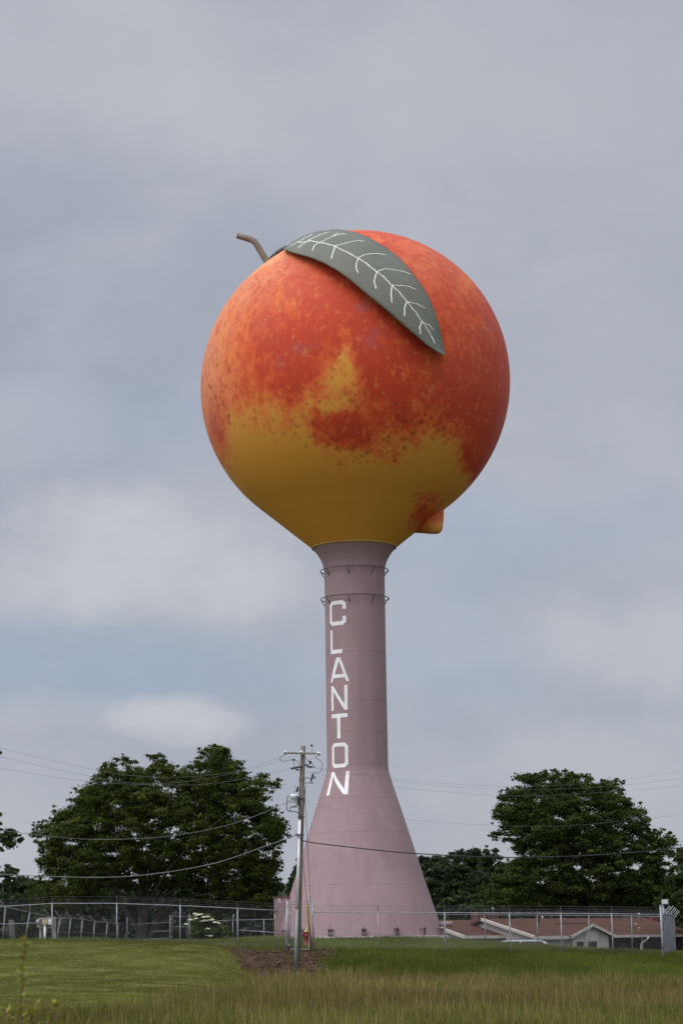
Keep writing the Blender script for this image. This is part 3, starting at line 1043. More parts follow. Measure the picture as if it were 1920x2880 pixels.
def foliage(cl, rs, n_per, size, cols, rng, updir=.45):
    """leaf-sized quads through a set of flattened clumps; cl (n,3) centres, rs (n,3) radii"""
    n = len(cl)
    cnt = np.maximum(12, (n_per * (rs[:, 0] * rs[:, 2]) / np.mean(rs[:, 0] * rs[:, 2]))).astype(int)
    idx = np.repeat(np.arange(n), cnt)
    N = len(idx)
    u = rng.normal(size=(N, 3)); u /= np.linalg.norm(u, axis=1)[:, None]
    u[:, 2] = np.where((u[:, 2] < -.2) & (rng.random(N) < .6), -u[:, 2], u[:, 2])
    rr = np.abs(rng.normal(.62, .30, N)).clip(.05, 1.45)
    p = cl[idx] + u * rs[idx] * rr[:, None]
    nrm = u * .5 + rng.normal(size=(N, 3)) * .55 + np.array([0, 0, updir])
    nrm /= np.linalg.norm(nrm, axis=1)[:, None]
    t = rng.normal(size=(N, 3)); t[:, 2] -= .35
    t -= nrm * np.sum(t * nrm, axis=1)[:, None]
    t /= np.linalg.norm(t, axis=1)[:, None]
    b = np.cross(nrm, t)
    L_ = size * (.6 + .8 * rng.random(N))
    W_ = L_ * .30
    q0 = p - t * (L_ / 2)[:, None]
    q2 = p + t * (L_ / 2)[:, None]
    q1 = p + b * W_[:, None] + t * (L_ * .05)[:, None]
    q3 = p - b * W_[:, None] + t * (L_ * .05)[:, None]
    V = np.stack([q0, q1, q2, q3], 1).reshape(-1, 3)
    base = np.array(cols)[rng.integers(0, len(cols), n)]
    c = base[idx] * (1 + .22 * rng.normal(size=N)).clip(.5, 1.6)[:, None]
    return V, np.repeat(c, 4, 0)


def poly_dist(P, poly):
    """inside flag and distance to outline"""
    poly = np.array(poly, float)
    x, y = P[:, 0], P[:, 1]
    ins = np.zeros(len(P), bool)
    dm = np.full(len(P), 1e9)
    m = len(poly)
    for i in range(m):
        a, b = poly[i], poly[(i + 1) % m]
        cond = ((a[1] > y) != (b[1] > y)) & (x < (b[0] - a[0]) * (y - a[1]) / (b[1] - a[1] + 1e-9) + a[0])
        ins ^= cond
        ab = b - a
        t = np.clip(((P - a) @ ab) / (ab @ ab), 0, 1)
        dm = np.minimum(dm, np.linalg.norm(P - (a + t[:, None] * ab), axis=1))
    return ins, dm


def crown_tree(name, label, outline, Y, base_px, trunk_r, nclump, rpx, n_per, size, cols, seed, thick, group=None, fork=.3, nlimb=26, stems=1, sparse_top=0.0, flat=.62, cat='tree', trunk_top=None, core=0):
    rng = np.random.default_rng(seed)
    rnd = random.Random(seed)
    poly = np.array(outline, float)
    b = at(base_px, 2650, Y)
    base = Vector((b.x, b.y, ground(b.x, b.y) - .1))
    t = thing(name, label, cat, base, group)
    lo, hi = poly.min(0), poly.max(0)
    P = lo + rng.random((nclump * 30, 2)) * (hi - lo)
    ins, d = poly_dist(P, poly)
    R = rpx[0] + (rpx[1] - rpx[0]) * rng.random(len(P))
    R = np.minimum(R, np.maximum(rpx[0] * .62, d * 1.0))
    ok = ins & (d > R * .50)
    P, d, R = P[ok], d[ok], R[ok]
    # even spread: keep a clump only if it is not crowding a kept one
    keep, kk = [], np.zeros((0, 2))
    for i in range(len(P)):
        if len(keep) >= nclump: break
        if len(kk):
            dd = np.linalg.norm(kk - P[i], axis=1).min()
            if dd < R[i] * .40: continue
        top = 1 - (P[i, 1] - lo[1]) / (hi[1] - lo[1])
        if rnd.random() < sparse_top * top: continue
        keep.append(i); kk = np.vstack([kk, P[i]])
    P, d, R = P[keep], d[keep], R[keep]
    dmax = max(d.max(), 1)
    half = thick * np.sqrt(np.clip(1 - (1 - np.clip(d / (dmax * .8), 0, 1)) ** 2, .02, 1))
    sgn = np.where(rng.random(len(P)) < .62, -1, 1)
    dy = sgn * half * rng.random(len(P)) ** .5
    cl, rs = [], []
    for (px, py), r, o in zip(P, R, dy):
        p = at(px, py, Y + o)
        m_ = mpp(p)
        cl.append(p); rs.append((r * m_ * 1.05, r * m_ * 1.05, r * m_ * flat))
    if core:
        Q = lo + rng.random((core * 40, 2)) * (hi - lo)
        ins, dq = poly_dist(Q, poly)
        Q = Q[ins & (dq > 34)][:core]
        for (px, py) in Q:
            p = at(px, py, Y + rng.uniform(-.2, .6) * thick)
            r = rng.uniform(22, 36) * mpp(p)
            cl.append(p); rs.append((r, r, r * .8))
    cl, rs = np.array(cl), np.array(rs)
    V, c = foliage(cl, rs, n_per, size, cols, rng)
    mesh_np('crown', V, 4, LEAF, t, None, c)
    # trunk and limbs, one wooden body
    zt = max(cl[:, 2])
    top = trunk_top if trunk_top is not None else base.z + (zt - base.z) * fork
    mb = MB()
    forkp = Vector((base.x + rnd.uniform(-.2, .2), base.y, top))
    mb.tube([base + Vector((0, 0, -.2)), base + Vector((0, 0, .25)), base.lerp(forkp, .5) + Vector((rnd.uniform(-.15, .15), 0, 0)), forkp], [trunk_r * 1.5, trunk_r * 1.1, trunk_r * .92, trunk_r * .8], 12)
    deep_ = np.where(d > 38)[0] if (d > 38).sum() > 6 else np.arange(len(P))
    order = rng.permutation(deep_)[:nlimb]
    for k, i in enumerate(order):
        e = Vector(cl[i])
        s0 = base.lerp(forkp, rnd.uniform(.8, 1.0))
        h = e - s0
        a = s0 + Vector((h.x * .28, h.y * .28, h.z * .42))
        bb = s0 + Vector((h.x * .65, h.y * .65, h.z * .78)) + Vector((rnd.uniform(-.3, .3), rnd.uniform(-.3, .3), 0))
        r0 = trunk_r * rnd.uniform(.22, .42)
        mb.tube([s0, a, bb, e], [r0, r0 * .7, r0 * .4, .02], 7, False)
        # twigs
        for _ in range(2):
            j = rng.integers(0, len(cl))
            if np.linalg.norm(cl[j] - np.array(bb)) < 3.5:
                mb.tube([bb, bb.lerp(Vector(cl[j]), .5) + Vector((0, 0, .15)), Vector(cl[j])], [r0 * .35, r0 * .22, .015], 5, False)
    for k in range(stems - 1):
        s = base + Vector((rnd.uniform(-.3, .3), rnd.uniform(-.2, .2), 0))
        e = Vector((base.x + (k - (stems - 2) / 2) * 1.7 + rnd.uniform(-.4, .4), base.y + rnd.uniform(-.8, .4), top + rnd.uniform(.3, 1.2)))
        mb.tube([s, s.lerp(e, .45) + Vector((0, 0, .25)), e, e + (e - s) * .6], [trunk_r * .75, trunk_r * .55, trunk_r * .42, trunk_r * .2], 10, False)
    mb.build('trunk', BARK, t, True)
    return t


DG = [(.045, .066, .014), (.055, .077, .015), (.038, .056, .012), (.074, .092, .019)]
DG2 = [(.047, .072, .018), (.041, .063, .016), (.060, .085, .020), (.034, .053, .014)]
FARG = [(.038, .056, .024), (.044, .062, .028), (.034, .050, .024)]

crown_tree('oak_tree', 'huge broad dark green tree spreading behind the fence left of the utility pole',
           [(80, 2352), (92, 2312), (146, 2296), (134, 2266), (190, 2250), (200, 2215), (250, 2195), (275, 2160), (305, 2130), (345, 2118), (375, 2135), (405, 2118), (455, 2112), (485, 2140), (515, 2152), (545, 2135), (558, 2096),
            (590, 2086), (640, 2098), (655, 2120), (688, 2130), (700, 2168), (745, 2168), (795, 2188), (798, 2215), (765, 2240), (785, 2270), (815, 2310), (820, 2350), (795, 2385), (800, 2430), (795, 2470), (812, 2520), (800, 2560),
            (700, 2585), (560, 2545), (470, 2512), (340, 2512), (270, 2555), (180, 2580), (80, 2560), (70, 2500), (110, 2450), (95, 2420), (110, 2385)],
           142, 408, .36, 1150, (8, 26), 200, .15, DG, 3, 6.5, nlimb=14, stems=4, sparse_top=.14, fork=.22, core=340)
crown_tree('round_tree', 'big rounded dark green tree standing behind the brown roofed house',
           [(1365, 2340), (1385, 2310), (1378, 2285), (1395, 2255), (1400, 2225), (1435, 2205), (1440, 2175), (1470, 2165), (1500, 2172), (1540, 2160), (1585, 2158), (1625, 2172), (1655, 2170), (1670, 2195), (1715, 2180), (1760, 2198), (1755, 2235), (1800, 2245), (1815, 2275),
            (1830, 2305), (1830, 2330), (1870, 2325), (1905, 2355), (1908, 2380), (1890, 2430), (1905, 2500), (1880, 2580), (1600, 2590), (1330, 2575), (1320, 2535), (1360, 2490), (1390, 2440), (1440, 2400), (1435, 2375), (1400, 2372), (1372, 2360)],
           172, 1600, .45, 1000, (8, 27), 210, .18, DG2, 8, 7.5, nlimb=16, core=150, sparse_top=.15, fork=.2)
crown_tree('shade_tree', 'branch of a nearer tree reaching in from the left edge of the photo',
           [(-420, 2200), (-350, 2050), (-150, 2010), (-60, 2090), (2, 2100), (10, 2118), (-10, 2150), (-60, 2210), (-40, 2270), (10, 2275), (24, 2300), (10, 2320), (40, 2330), (70, 2355), (62, 2385), (40, 2392), (45, 2412), (15, 2400), (-30, 2390), (-120, 2450), (-350, 2440)],
           112, -260, .35, 480, (6, 20), 200, .13, [(.042, .066, .018), (.034, .054, .015)], 21, 3.0, nlimb=30, fork=.4)
crown_tree('dark_tree', 'dark tree mass low at the left edge behind the leaning fence posts',
           [(-180, 2440), (-60, 2425), (25, 2430), (50, 2432), (62, 2450), (90, 2440), (130, 2460), (170, 2520), (170, 2690), (-180, 2690)],
           190, -20, .35, 130, (15, 34), 170, .34, FARG, 31, 4.0, nlimb=8)
crown_tree('cedar_tree', 'small dark pointed tree peeking out between the pole and the big tree',
           [(838, 2405), (826, 2440), (812, 2470), (806, 2520), (800, 2600), (900, 2600), (880, 2500), (860, 2430)],
           165, 845, .2, 70, (11, 22), 140, .26, FARG, 33, 2.0, nlimb=6)
crown_tree('edge_tree', 'mid green tree filling the right edge beyond the fence corner',
           [(1905, 2380), (1925, 2362), (2000, 2340), (2120, 2420), (2140, 2600), (1850, 2600), (1840, 2540), (1870, 2470), (1890, 2420)],
           150, 1990, .35, 150, (15, 34), 200, .26, [(.046, .066, .018), (.036, .054, .016)], 35, 4.0, nlimb=10)
# background trees between the tower and the round tree, and behind the big left tree
FT = 'trees of the hazy far treeline'
far = [
    ('far_tree', 'rounded far tree rising just right of the tower flank', [(1140, 2440), (1170, 2408), (1190, 2400), (1205, 2410), (1228, 2394), (1255, 2412), (1280, 2440), (1290, 2580), (1130, 2580)], 235, 1200, 41),
    ('far_tree', 'dark domed far tree second from the tower in the treeline', [(1228, 2440), (1246, 2410), (1268, 2388), (1295, 2384), (1322, 2392), (1346, 2420), (1356, 2470), (1350, 2580), (1220, 2580)], 250, 1290, 42),
    ('poplar_tree', 'far tree with a narrow feathery top in the middle of the treeline', [(1296, 2420), (1310, 2392), (1322, 2380), (1340, 2376), (1352, 2392), (1372, 2420), (1378, 2470), (1375, 2580), (1290, 2580), (1288, 2470)], 240, 1332, 43),
    ('poplar_tree', 'tall airy far tree closest to the big rounded tree', [(1340, 2440), (1352, 2402), (1366, 2374), (1390, 2368), (1404, 2390), (1420, 2420), (1450, 2470), (1460, 2580), (1330, 2580), (1334, 2490)], 230, 1385, 44),
    ('thicket_tree', 'low bushy tree in front of the far treeline beside the house roof', [(1150, 2430), (1200, 2420), (1290, 2425), (1350, 2450), (1420, 2450), (1460, 2620), (1130, 2620), (1130, 2500)], 215, 1310, 45),
]
for nm, lb, ol, Y, bx, sd in far:
    crown_tree(nm, lb, ol, Y, bx, .22, 260 if nm == 'thicket_tree' else 130, (8, 22), 150, .26, FARG, sd, 2.2, FT, nlimb=10, sparse_top=.35 if nm == 'poplar_tree' else .1, fork=.55)
crown_tree('woodland_tree', 'dense dark tree behind the base of the huge left tree', [(60, 2500), (200, 2480), (420, 2470), (620, 2480), (760, 2500), (815, 2540), (830, 2690), (60, 2690)],
           185, 430, .4, 420, (15, 34), 150, .30, FARG, 51, 3.0, nlimb=6)
crown_tree('understory_tree', 'dark low tree behind the right end of the house roof', [(1390, 2530), (1600, 2520), (1900, 2530), (2050, 2560), (2040, 2680), (1200, 2680), (1230, 2530), (1300, 2500)],
           200, 1750, .35, 200, (16, 32), 140, .36, FARG, 52, 3.0, nlimb=6)

# flowering bush behind the left fence
def build_bush():
    t = crown_tree('elder_bush', 'leafy bush topped with creamy white flower heads behind the left gate', [(537, 2600), (535, 2578), (555, 2565), (585, 2572), (615, 2585), (635, 2605), (655, 2625), (650, 2650), (540, 2650)],
                   133, 585, .06, 75, (8, 16), 120, .20, [(.110, .150, .036), (.085, .125, .028)], 61, 1.2, nlimb=10, fork=.2, cat='bush')
    rng = np.random.default_rng(7)
    spots = [(549, 2570), (558, 2573), (566, 2572), (574, 2580), (582, 2579), (553, 2584), (575, 2590), (536, 2587), (590, 2589), (597, 2587), (612, 2596), (604, 2594), (585, 2613), (591, 2620), (583, 2631), (593, 2633), (568, 2592), (524, 2600)]
    for px, py in spots:
        c = np.array(at(px, py, 131.8 + rng.uniform(-.3, .3)))
        mb = MB()
        vs, fs = [tuple(c + np.array([0, 0, .06]))], []
        for k, r in enumerate((.06, .12, .18)):
            for j in range(11):
                an = 2 * math.pi * j / 11
                q = r * (1 + rng.uniform(-.22, .22))
                vs.append(tuple(c + np.array([math.cos(an) * q, math.sin(an) * q, .06 - r * r * 2.2 + rng.normal(0, .014)])))
        for j in range(11):
            j2 = (j + 1) % 11
            fs.append((0, 1 + j, 1 + j2))
            for k in range(2):
                o_ = 1 + k * 11
                fs.append((o_ + j, o_ + 11 + j, o_ + 11 + j2, o_ + j2))
        mb.add(vs, fs).build('flower_head', FLOWER, t)


FLOWER = noisy('cream_petals', (.46, .45, .31), (.58, .57, .43), 8, .7)
build_bush()

# ------------------------------------------------------------------ chain-link fences
def chain_fence(name, label, base, tops, post_r=.030, rail_r=.020, pitch=.068, mesh=True, brace=(), arms='up', barbs=3, arm_vec=Vector((0, 0, .32)), wire_r=.0013, group=None, skip_posts=(), sub=6, corner=()):
    """base, tops: lists of world points of post feet and post heads, in order"""
    t = thing(name, label, 'fence', base[0], group)
    for i, (a, b) in enumerate(zip(base, tops)):
        if i in skip_posts: continue
        r = post_r * (1.5 if i in corner else 1)
        p = MB().tube([a - Vector((0, 0, .15)), b + (b - a).normalized() * .03], r, 8).build('post', GALV, t, True)
        if arms == 'up':
            MB().tube([b, b + arm_vec], .018, 5).build('barb_arm', BARB, p)
        elif arms == 'tilt':
            MB().tube([b, b + arm_vec], .026, 6).build('barb_arm', GALV, p)
    rail = MB().tube([b for b in tops], rail_r, 7)
    rail.build('top_rail', GALV, t, True)
    for (i, f) in brace:
        p0 = base[i].lerp(tops[i], f); p1 = base[i + 1].lerp(tops[i + 1], f)
        MB().tube([p0, p1], rail_r * .9, 6).build('brace_rail', GALV, t, True)
    if mesh:
        mb_v, mb_f = [], []
        for i in range(len(base) - 1):
            a0, a1, b0, b1 = base[i], base[i + 1], tops[i], tops[i + 1]
            Lr = (a1 - a0).length
            H = ((b0 - a0).length + (b1 - a1).length) / 2 - .05
            nrm = (a1 - a0).cross(b0 - a0).normalized()
            def pt(x, y, o):
                fx, fy = x / Lr, y / H
                lo_ = a0.lerp(a1, fx); hi_ = b0.lerp(b1, fx)
                return lo_.lerp(hi_, .025 + fy * .97) + nrm * o
            n = int((Lr + H) / pitch)
            for k in range(1, n):
                s = k * pitch
                for sg in (0, 1):
                    x0, y0 = (s - H, H) if s > H else (0, s)
                    x1, y1 = (s, 0) if s < Lr else (Lr, s - Lr)
                    if x0 >= x1: continue
                    if sg: x0, x1 = Lr - x0, Lr - x1
                    A, B = pt(x0, y0, .006 if sg else -.006), pt(x1, y1, .006 if sg else -.006)
                    d = (B - A).normalized()
                    u = d.cross(nrm).normalized() * wire_r * 1.0
                    w = nrm * wire_r
                    base_i = len(mb_v)
                    for Q in (A, B):
                        mb_v.extend([Q + u, Q - u * .5 + w * .87, Q - u * .5 - w * .87])
                    mb_f.extend([(base_i, base_i + 1, base_i + 4, base_i + 3), (base_i + 1, base_i + 2, base_i + 5, base_i + 4), (base_i + 2, base_i, base_i + 3, base_i + 5)])
        m_ = MB(); m_.v, m_.f = mb_v, mb_f
        m_.build('chain_link_mesh', WIRE, t)
    for k in range(barbs):
        f = (k + 1) / barbs
        pts = []
        for i, b in enumerate(tops):
            q = b + arm_vec * f
            if pts:
                pts.append((pts[-1] + q) / 2 - Vector((0, 0, .012 + .01 * ((i + k) % 3))))
            pts.append(q)
        MB().tube(pts, .0055, 4, False).build('barbed_wire', BARB, t)
    return t


def posts_from(pxs, Y0=None):
    base, tops = [], []
    for (bx, by, tx, ty, Y) in pxs:
        b = at(bx, by, Y); tp = at(tx, ty, Y)
        base.append(b); tops.append(tp)
    return base, tops


# front fence, left run: from beyond the left edge to the small gate
LB, LT = posts_from([(-395, 2640, -390, 2562, 108), (-215, 2642, -212, 2556, 107.6), (-35, 2647, -35, 2552, 107.2), (148, 2650, 147, 2541, 107), (329, 2653, 329, 2541, 107), (507, 2659, 507, 2547, 107), (669, 2665, 668, 2555, 107), (806, 2677, 806, 2562, 106.4)])
chain_fence('chain_link_fence', 'grey chain-link fence with barbed wire along the top of the left bank', LB, LT, brace=((2, .5), (6, .45)), corner=(7,))
# front fence, right run: from the gate to the corner post
RB, RT = posts_from([(882, 2680, 879, 2566, 106.2), (1064, 2676, 1062.5, 2566, 106), (1252, 2679, 1249.5, 2567, 105), (1435, 2683, 1431.5, 2568, 104), (1580, 2684, 1576, 2569, 103.2), (1724, 2688, 1718.5, 2570, 102.4), (1864, 2696, 1857.5, 2572, 101.6)])
chain_fence('chain_link_fence', 'grey chain-link fence running in front of the tower to the right corner post', RB, RT, brace=((0, .47),), corner=(0, 6), skip_posts=(0, 6))
# tall end posts
def lone_post(b, t, r, parent=None):
    return MB().tube([b - Vector((0, 0, .2)), t], r, 10)


fence_r = [o for o in C.objects if o.get('category') == 'fence'][-1]
lone_post(RB[6], at(1856, 2549, 101.6), .055).lathe([(.06, 0), (.06, .03), (.03, .06)], at(1856, 2549, 101.6), 10).build('corner_post', GALV, fence_r, True)
lone_post(RB[0], at(877.5, 2532, 106.2), .055).build('gate_post', GALV, fence_r, True)
# side fence going away from the corner, seen almost edge on
SB, ST = [], []
q0, q1 = RB[6], at(1899, 2682, 122)
for k in range(8):
    f = k / 7
    b = q0.lerp(q1, f)
    b.z = max(ground(b.x, b.y), b.z - .05)
    SB.append(b); ST.append(b + Vector((0, 0, 1.93 - .0 * f)))
chain_fence('chain_link_fence', 'side run of chain-link fence seen edge on, going back from the right corner', SB, ST, arms='tilt', arm_vec=Vector((.30, .05, .34)), skip_posts=(0,), barbs=3, rail_r=.022, post_r=.02, wire_r=.0026)
# rear fence of the yard on the right
BB, BT = posts_from([(1215, 2660, 1214, 2572, 128), (1364, 2662, 1362, 2573, 127), (1511, 2664, 1509, 2574, 126), (1657, 2668, 1654, 2575, 125), (1777, 2672, 1774, 2576, 123.5), (1890, 2682, 1886, 2579, 122.2)])
chain_fence('chain_link_fence', 'rear chain-link fence on the far side of the right yard, in front of the house', BB, BT, arms='up', arm_vec=Vector((.03, 0, .30)), barbs=3, corner=())
# leaning rear fence on the far left
def rear_left():
    d = [(7, 2652, 16, 2551, 118), (68, 2652, 85, 2566, 121), (120, 2652, 140, 2579, 124), (158, 2652, 170, 2582, 127), (191, 2652, 200, 2582.5, 130), (226, 2652, 233, 2585, 132), (262, 2652, 267, 2592, 134), (297, 2652, 303, 2595, 136), (331, 2652, 333, 2597, 138), (358, 2652, 358, 2599, 139.5)]
    b, t = posts_from(d)
    f = chain_fence('chain_link_fence', 'far left rear fence of leaning posts with angled arms', b, t, arms='none', barbs=0, mesh=True, rail_r=.026, post_r=.036, wire_r=.0011)
    hd = [(2, 2535), (86, 2546), (127, 2560), (157, 2563), (186, 2565), (217, 2571), (252, 2577), (288, 2581), (321, 2582)]
    posts = [o for o in f.children if o.name.startswith('post')]
    for (x, y), tp, (bx, by, tx, ty, Y), p in zip(hd, t, d, posts):
        MB().tube([tp, at(x, y, Y - .3)], .03, 6).build('barb_arm', GALV, p)
    for fr in (.33, .66, 1.0):
        MB().tube([tp.lerp(at(x, y, Y - .3), fr) for (x, y), tp, (_, _, _, _, Y) in zip(hd, t, d)], .006, 4, False).build('barbed_wire', BARB, f)
    mid = [bb.lerp(tt, .44) for bb, tt in zip(b, t)]
    MB().tube(mid[2:], .012, 5).build('tension_wire', GALV, f)


rear_left()
XB, XT = posts_from([(359, 2648, 358, 2601, 139.5), (419, 2648, 419, 2597, 139), (479, 2648, 479, 2594, 138.6)])
fb = chain_fence('chain_link_fence', 'short low fence run left of the small rear gate', XB, XT, arms='none', barbs=0, skip_posts=(0, 1), corner=(2,), wire_r=.0011)
MB().tube([at(480, 2648, 138.6), at(479, 2575, 138.6)], .06, 8).build('gate_post', GALV, fb, True)
MB().tube([at(358.5, 2648, 139.5), at(358, 2580, 139.5)], .055, 8).build('end_post', GALV, fb, True)
MB().tube([at(350, 2645, 139.3), at(358, 2622, 139.5)], .035, 8).build('diagonal_brace', GALV, fb, True)
MB().tube([at(425, 2619.5, 139), at(478, 2619, 138.6)], .028, 8).build('brace_rail', GALV, fb, True)
MB().tube([at(362, 2646, 139.3), at(420, 2641, 139), at(478, 2638.5, 138.6)], .028, 8).build('bottom_rail', GALV, fb, True)
YB, YT = posts_from([(533, 2647, 533, 2593, 138), (655, 2645, 655, 2588, 136), (742, 2645, 742, 2586, 134.5), (815, 2645, 815, 2584, 133)])
fc = chain_fence('chain_link_fence', 'low rear fence crossing behind the white flowered bush', YB, YT, arms='none', barbs=0, wire_r=.0011, corner=(0,))
MB().tube([at(533, 2647, 138), at(533, 2570, 138)], .06, 8).build('gate_post', GALV, fc, True)
MB().tube([at(655, 2590, 136), at(657, 2571, 136)], .035, 6).build('barb_arm', GALV, fc, True)
MB().tube([at(534, 2640, 138), at(590, 2638.5, 137), at(651, 2635, 136)], .03, 8).build('bottom_rail', GALV, fc, True)


def gate(name, label, x0, x1, yt, yb, Y, rail_f, hang, extra=()):
    t = thing(name, label, 'gate', at(x0, yb, Y))
    c = [at(x0, yb, Y), at(x0, yt, Y), at(x1, yt, Y), at(x1, yb, Y)]
    f = MB().tube(c + [c[0]], .025, 8)
    f.build('gate_frame', GALV, t, True)
    MB().tube([c[0].lerp(c[1], rail_f), c[3].lerp(c[2], rail_f)], .02, 8).build('mid_rail', GALV, t, True)
    v, fs = [], []
    n = 40
    wd, hg = (c[3] - c[0]).length, (c[1] - c[0]).length
    m = MB()
    pitch = .07
    for k in range(1, int((wd + hg) / pitch)):
        s = k * pitch
        for sg in (0, 1):
            xa, ya = (s - hg, hg) if s > hg else (0, s)
            xb, yb_ = (s, 0) if s < wd else (wd, s - wd)
            if sg: xa, xb = wd - xa, wd - xb
            A = c[0].lerp(c[3], xa / wd).lerp(c[1].lerp(c[2], xa / wd), ya / hg)
            B = c[0].lerp(c[3], xb / wd).lerp(c[1].lerp(c[2], xb / wd), yb_ / hg)
            m.tube([A, B], .0014, 3, False)
    m.build('chain_link_mesh', WIRE, t)
    for hx in hang:
        for fy in (.12, .86):
            q = at(hx, yb + (yt - yb) * fy, Y)
            MB().box(q, (.09, .06, .07)).build('hinge', GALV, t)
    for pts, r in extra:
        MB().tube(pts, r, 6).build('barb_arm', GALV, t)
    for k in range(3 if extra else 0):
        f_ = .35 + .3 * k
        MB().tube([extra[0][0][0].lerp(extra[0][0][1], f_), extra[1][0][0].lerp(extra[1][0][1], f_)], .008, 4).build('barbed_wire', BARB, t)
    return t


GY = 106.3
gate('walk_gate', 'narrow chain-link walk gate on bare earth behind the utility pole', 816, 869.5, 2561, 2670, GY, .52, (812.5,),
     extra=(([at(815, 2561, GY), at(814, 2536, GY)], .03), ([at(868.5, 2561, GY), at(867, 2535, GY)], .03)))
fl = [o for o in C.objects if o.get('category') == 'fence'][0]
MB().tube([at(811, 2677, 106.4), at(807.5, 2533, 106.4)], .06, 10).build('gate_post', GALV, fl, True)
gate('rear_gate', 'little rear gate behind the left fence beside the white flowered bush', 485.5, 526.5, 2577, 2643, 138.3, .55, (482,))

# ------------------------------------------------------------------ utility pole
def build_pole():
    Y = 98.0
    b = at(834, 2736, Y); tp = at(852, 2098, Y)
    b.z = ground(b.x, b.y) - .05
    t = thing('utility_pole', 'weathered wooden utility pole with crossarm, transformer and white conduit', 'utility pole', b)
    M_ = mpp(at(845, 2400, Y))
    def P(x, y, dy=0.0): return at(x, y, Y + dy)
    MB().tube([b - Vector((0, 0, .3)), b.lerp(tp, .33), b.lerp(tp, .66), tp], [.145, .135, .122, .106], 16).build('pole_shaft', POLEWOOD, t, True)
    MB().tube([P(804, 2117, -.17), P(898, 2119, -.17)], .047, 8).build('crossarm', ARMWOOD, t)
    # dead-end insulators at both arm tips and the middle
    for x, y in ((803, 2117), (847, 2117), (896, 2120)):
        c = P(x, y, -.24)
        MB().lathe([(.03, -.10), (.085, -.07), (.095, 0), (.085, .05), (.04, .08)], c, 14, Vector((0, -1, .1))).build('arm_insulator', CERAM, t, True)
        MB().lathe([(.03, 0), (.04, .05), (.015, .07)], c + Vector((-.02, -.09, 0)), 8, Vector((0, -1, 0))).build('insulator_bolt', DARKMET, t)
    def post_ins(x, y0, y1, capy):
        a, c = P(x, y0, -.17), P(x, y1, -.17)
        d = c - a
        prof = [(.028, 0)]
        for k in range(7):
            f = (k + .5) / 7
            prof += [(.03, f * d.length - .015), (.048, f * d.length), (.03, f * d.length + .015)]
        prof.append((.02, d.length))
        i = MB().lathe(prof, a, 10, d).build('post_insulator', CERAM, t, True)
        MB().lathe([(.03, 0), (.05, .02), (.05, .07), (.02, .10)], c, 10, d).build('insulator_cap', BLACK, i, True)
    post_ins(876, 2117, 2100, 0)
    post_ins(825.5, 2160, 2140, 0)
    # lower offset arm, with dark strain insulators hanging below it
    MB().tube([P(817, 2162, -.2), P(842, 2157, -.17), P(856, 2154, .05)], .045, 8).build('lower_arm', DARKMET, t)
    def strain(x0, y0, x1, y1, n, dy=-.25, r=.055):
        a, c = P(x0, y0, dy), P(x1, y1, dy)
        d = c - a
        prof = [(.015, 0)]
        for k in range(n):
            f = (k + .5) / n
            prof += [(.02, f * d.length - .02), (r, f * d.length), (.02, f * d.length + .02)]
        prof.append((.012, d.length))
        MB().lathe(prof, a, 10, d).build('strain_insulator', DARKMET, t, True)
    strain(831, 2164, 841, 2166, 4)
    strain(861, 2156, 878, 2159, 5)
    strain(858, 2152, 887, 2158, 3, -.1, .03)
    for x, y, r in ((872, 2144, .07), (868, 2147, .045)):
        MB().lathe([(.02, -r), (r, -r * .5), (r, r * .5), (.02, r)], P(x, y, -.2), 10, Vector((1, 0, .5))).build('arrester', BLACK if r > .05 else CERAM, t, True)
    MB().tube([P(856, 2152, -.05), P(868, 2148, -.2)], .022, 6).build('arrester_bracket', DARKMET, t)
    # fused cut-outs on the right
    c0 = MB().tube([P(880, 2176, -.2), P(877, 2188, -.2), P(874, 2198, -.2)], [.035, .05, .03], 8)
    c0.tube([P(874, 2198, -.2), P(877, 2204, -.2), P(881, 2200, -.2)], .025, 6); c0.tube([P(876, 2180, -.2), P(882, 2182, -.2), P(886, 2190, -.2)], [.03, .025, .04], 6)
    c0.build('fuse_cutout', DARKMET, t, True)
    for y in (2188, 2202):
        MB().tube([P(855, y, -.05), P(869, y, -.2), P(875, y + 1, -.2)], .016, 6).build('cutout_bracket', DARKMET, t)
    MB().tube([P(838, 2192, -.1), P(858, 2192, -.1)], .012, 6).build('through_bolt', DARKMET, t)
    # jumpers
    def jumper(pts, r=.011): MB().tube([P(x, y, d) for x, y, d in smooth3(pts)], r, 5, False).build('jumper_wire', DARKMET, t, True)
    jumper([(800, 2120, -.3), (797, 2127, -.3), (789, 2130, -.3), (787, 2135, -.3), (793, 2140, -.3), (801, 2141, -.3), (814, 2138, -.25), (825, 2137, -.2), (833, 2139, -.2), (842, 2149, -.1)])
    jumper([(855, 2126, -.1), (861, 2132, -.2), (868, 2142, -.25)]); jumper([(874, 2144, -.2), (879, 2149, -.2), (883, 2158, -.2)])
    jumper([(888, 2128, -.25), (893, 2136, -.25), (899, 2138, -.25), (904, 2144, -.25), (906, 2153, -.25), (904, 2163, -.25), (900, 2171, -.25), (893, 2174, -.25), (884, 2172, -.25), (878, 2176, -.25)])
    jumper([(827, 2224, -.1), (829, 2213, -.1), (833, 2212, -.1), (837, 2218, -.1)], .007)
    # transformer
    Mx = P(826, 2255, -.12)
    r = 9.5 * M_ * 1.05
    zt, zb = P(826, 2237, -.12).z, P(826, 2269, -.12).z
    can = MB().lathe([(r * .93, zb), (r, zb + .04), (r, zt - .08), (r * 1.10, zt - .06), (r * 1.12, zt), (r * .9, zt + .04), (.02, zt + .05)], (Mx.x, Mx.y, 0), 28).build('transformer', noisy('transformer_paint', (.68, .72, .76), (.78, .81, .84), 3, .45), t, True)
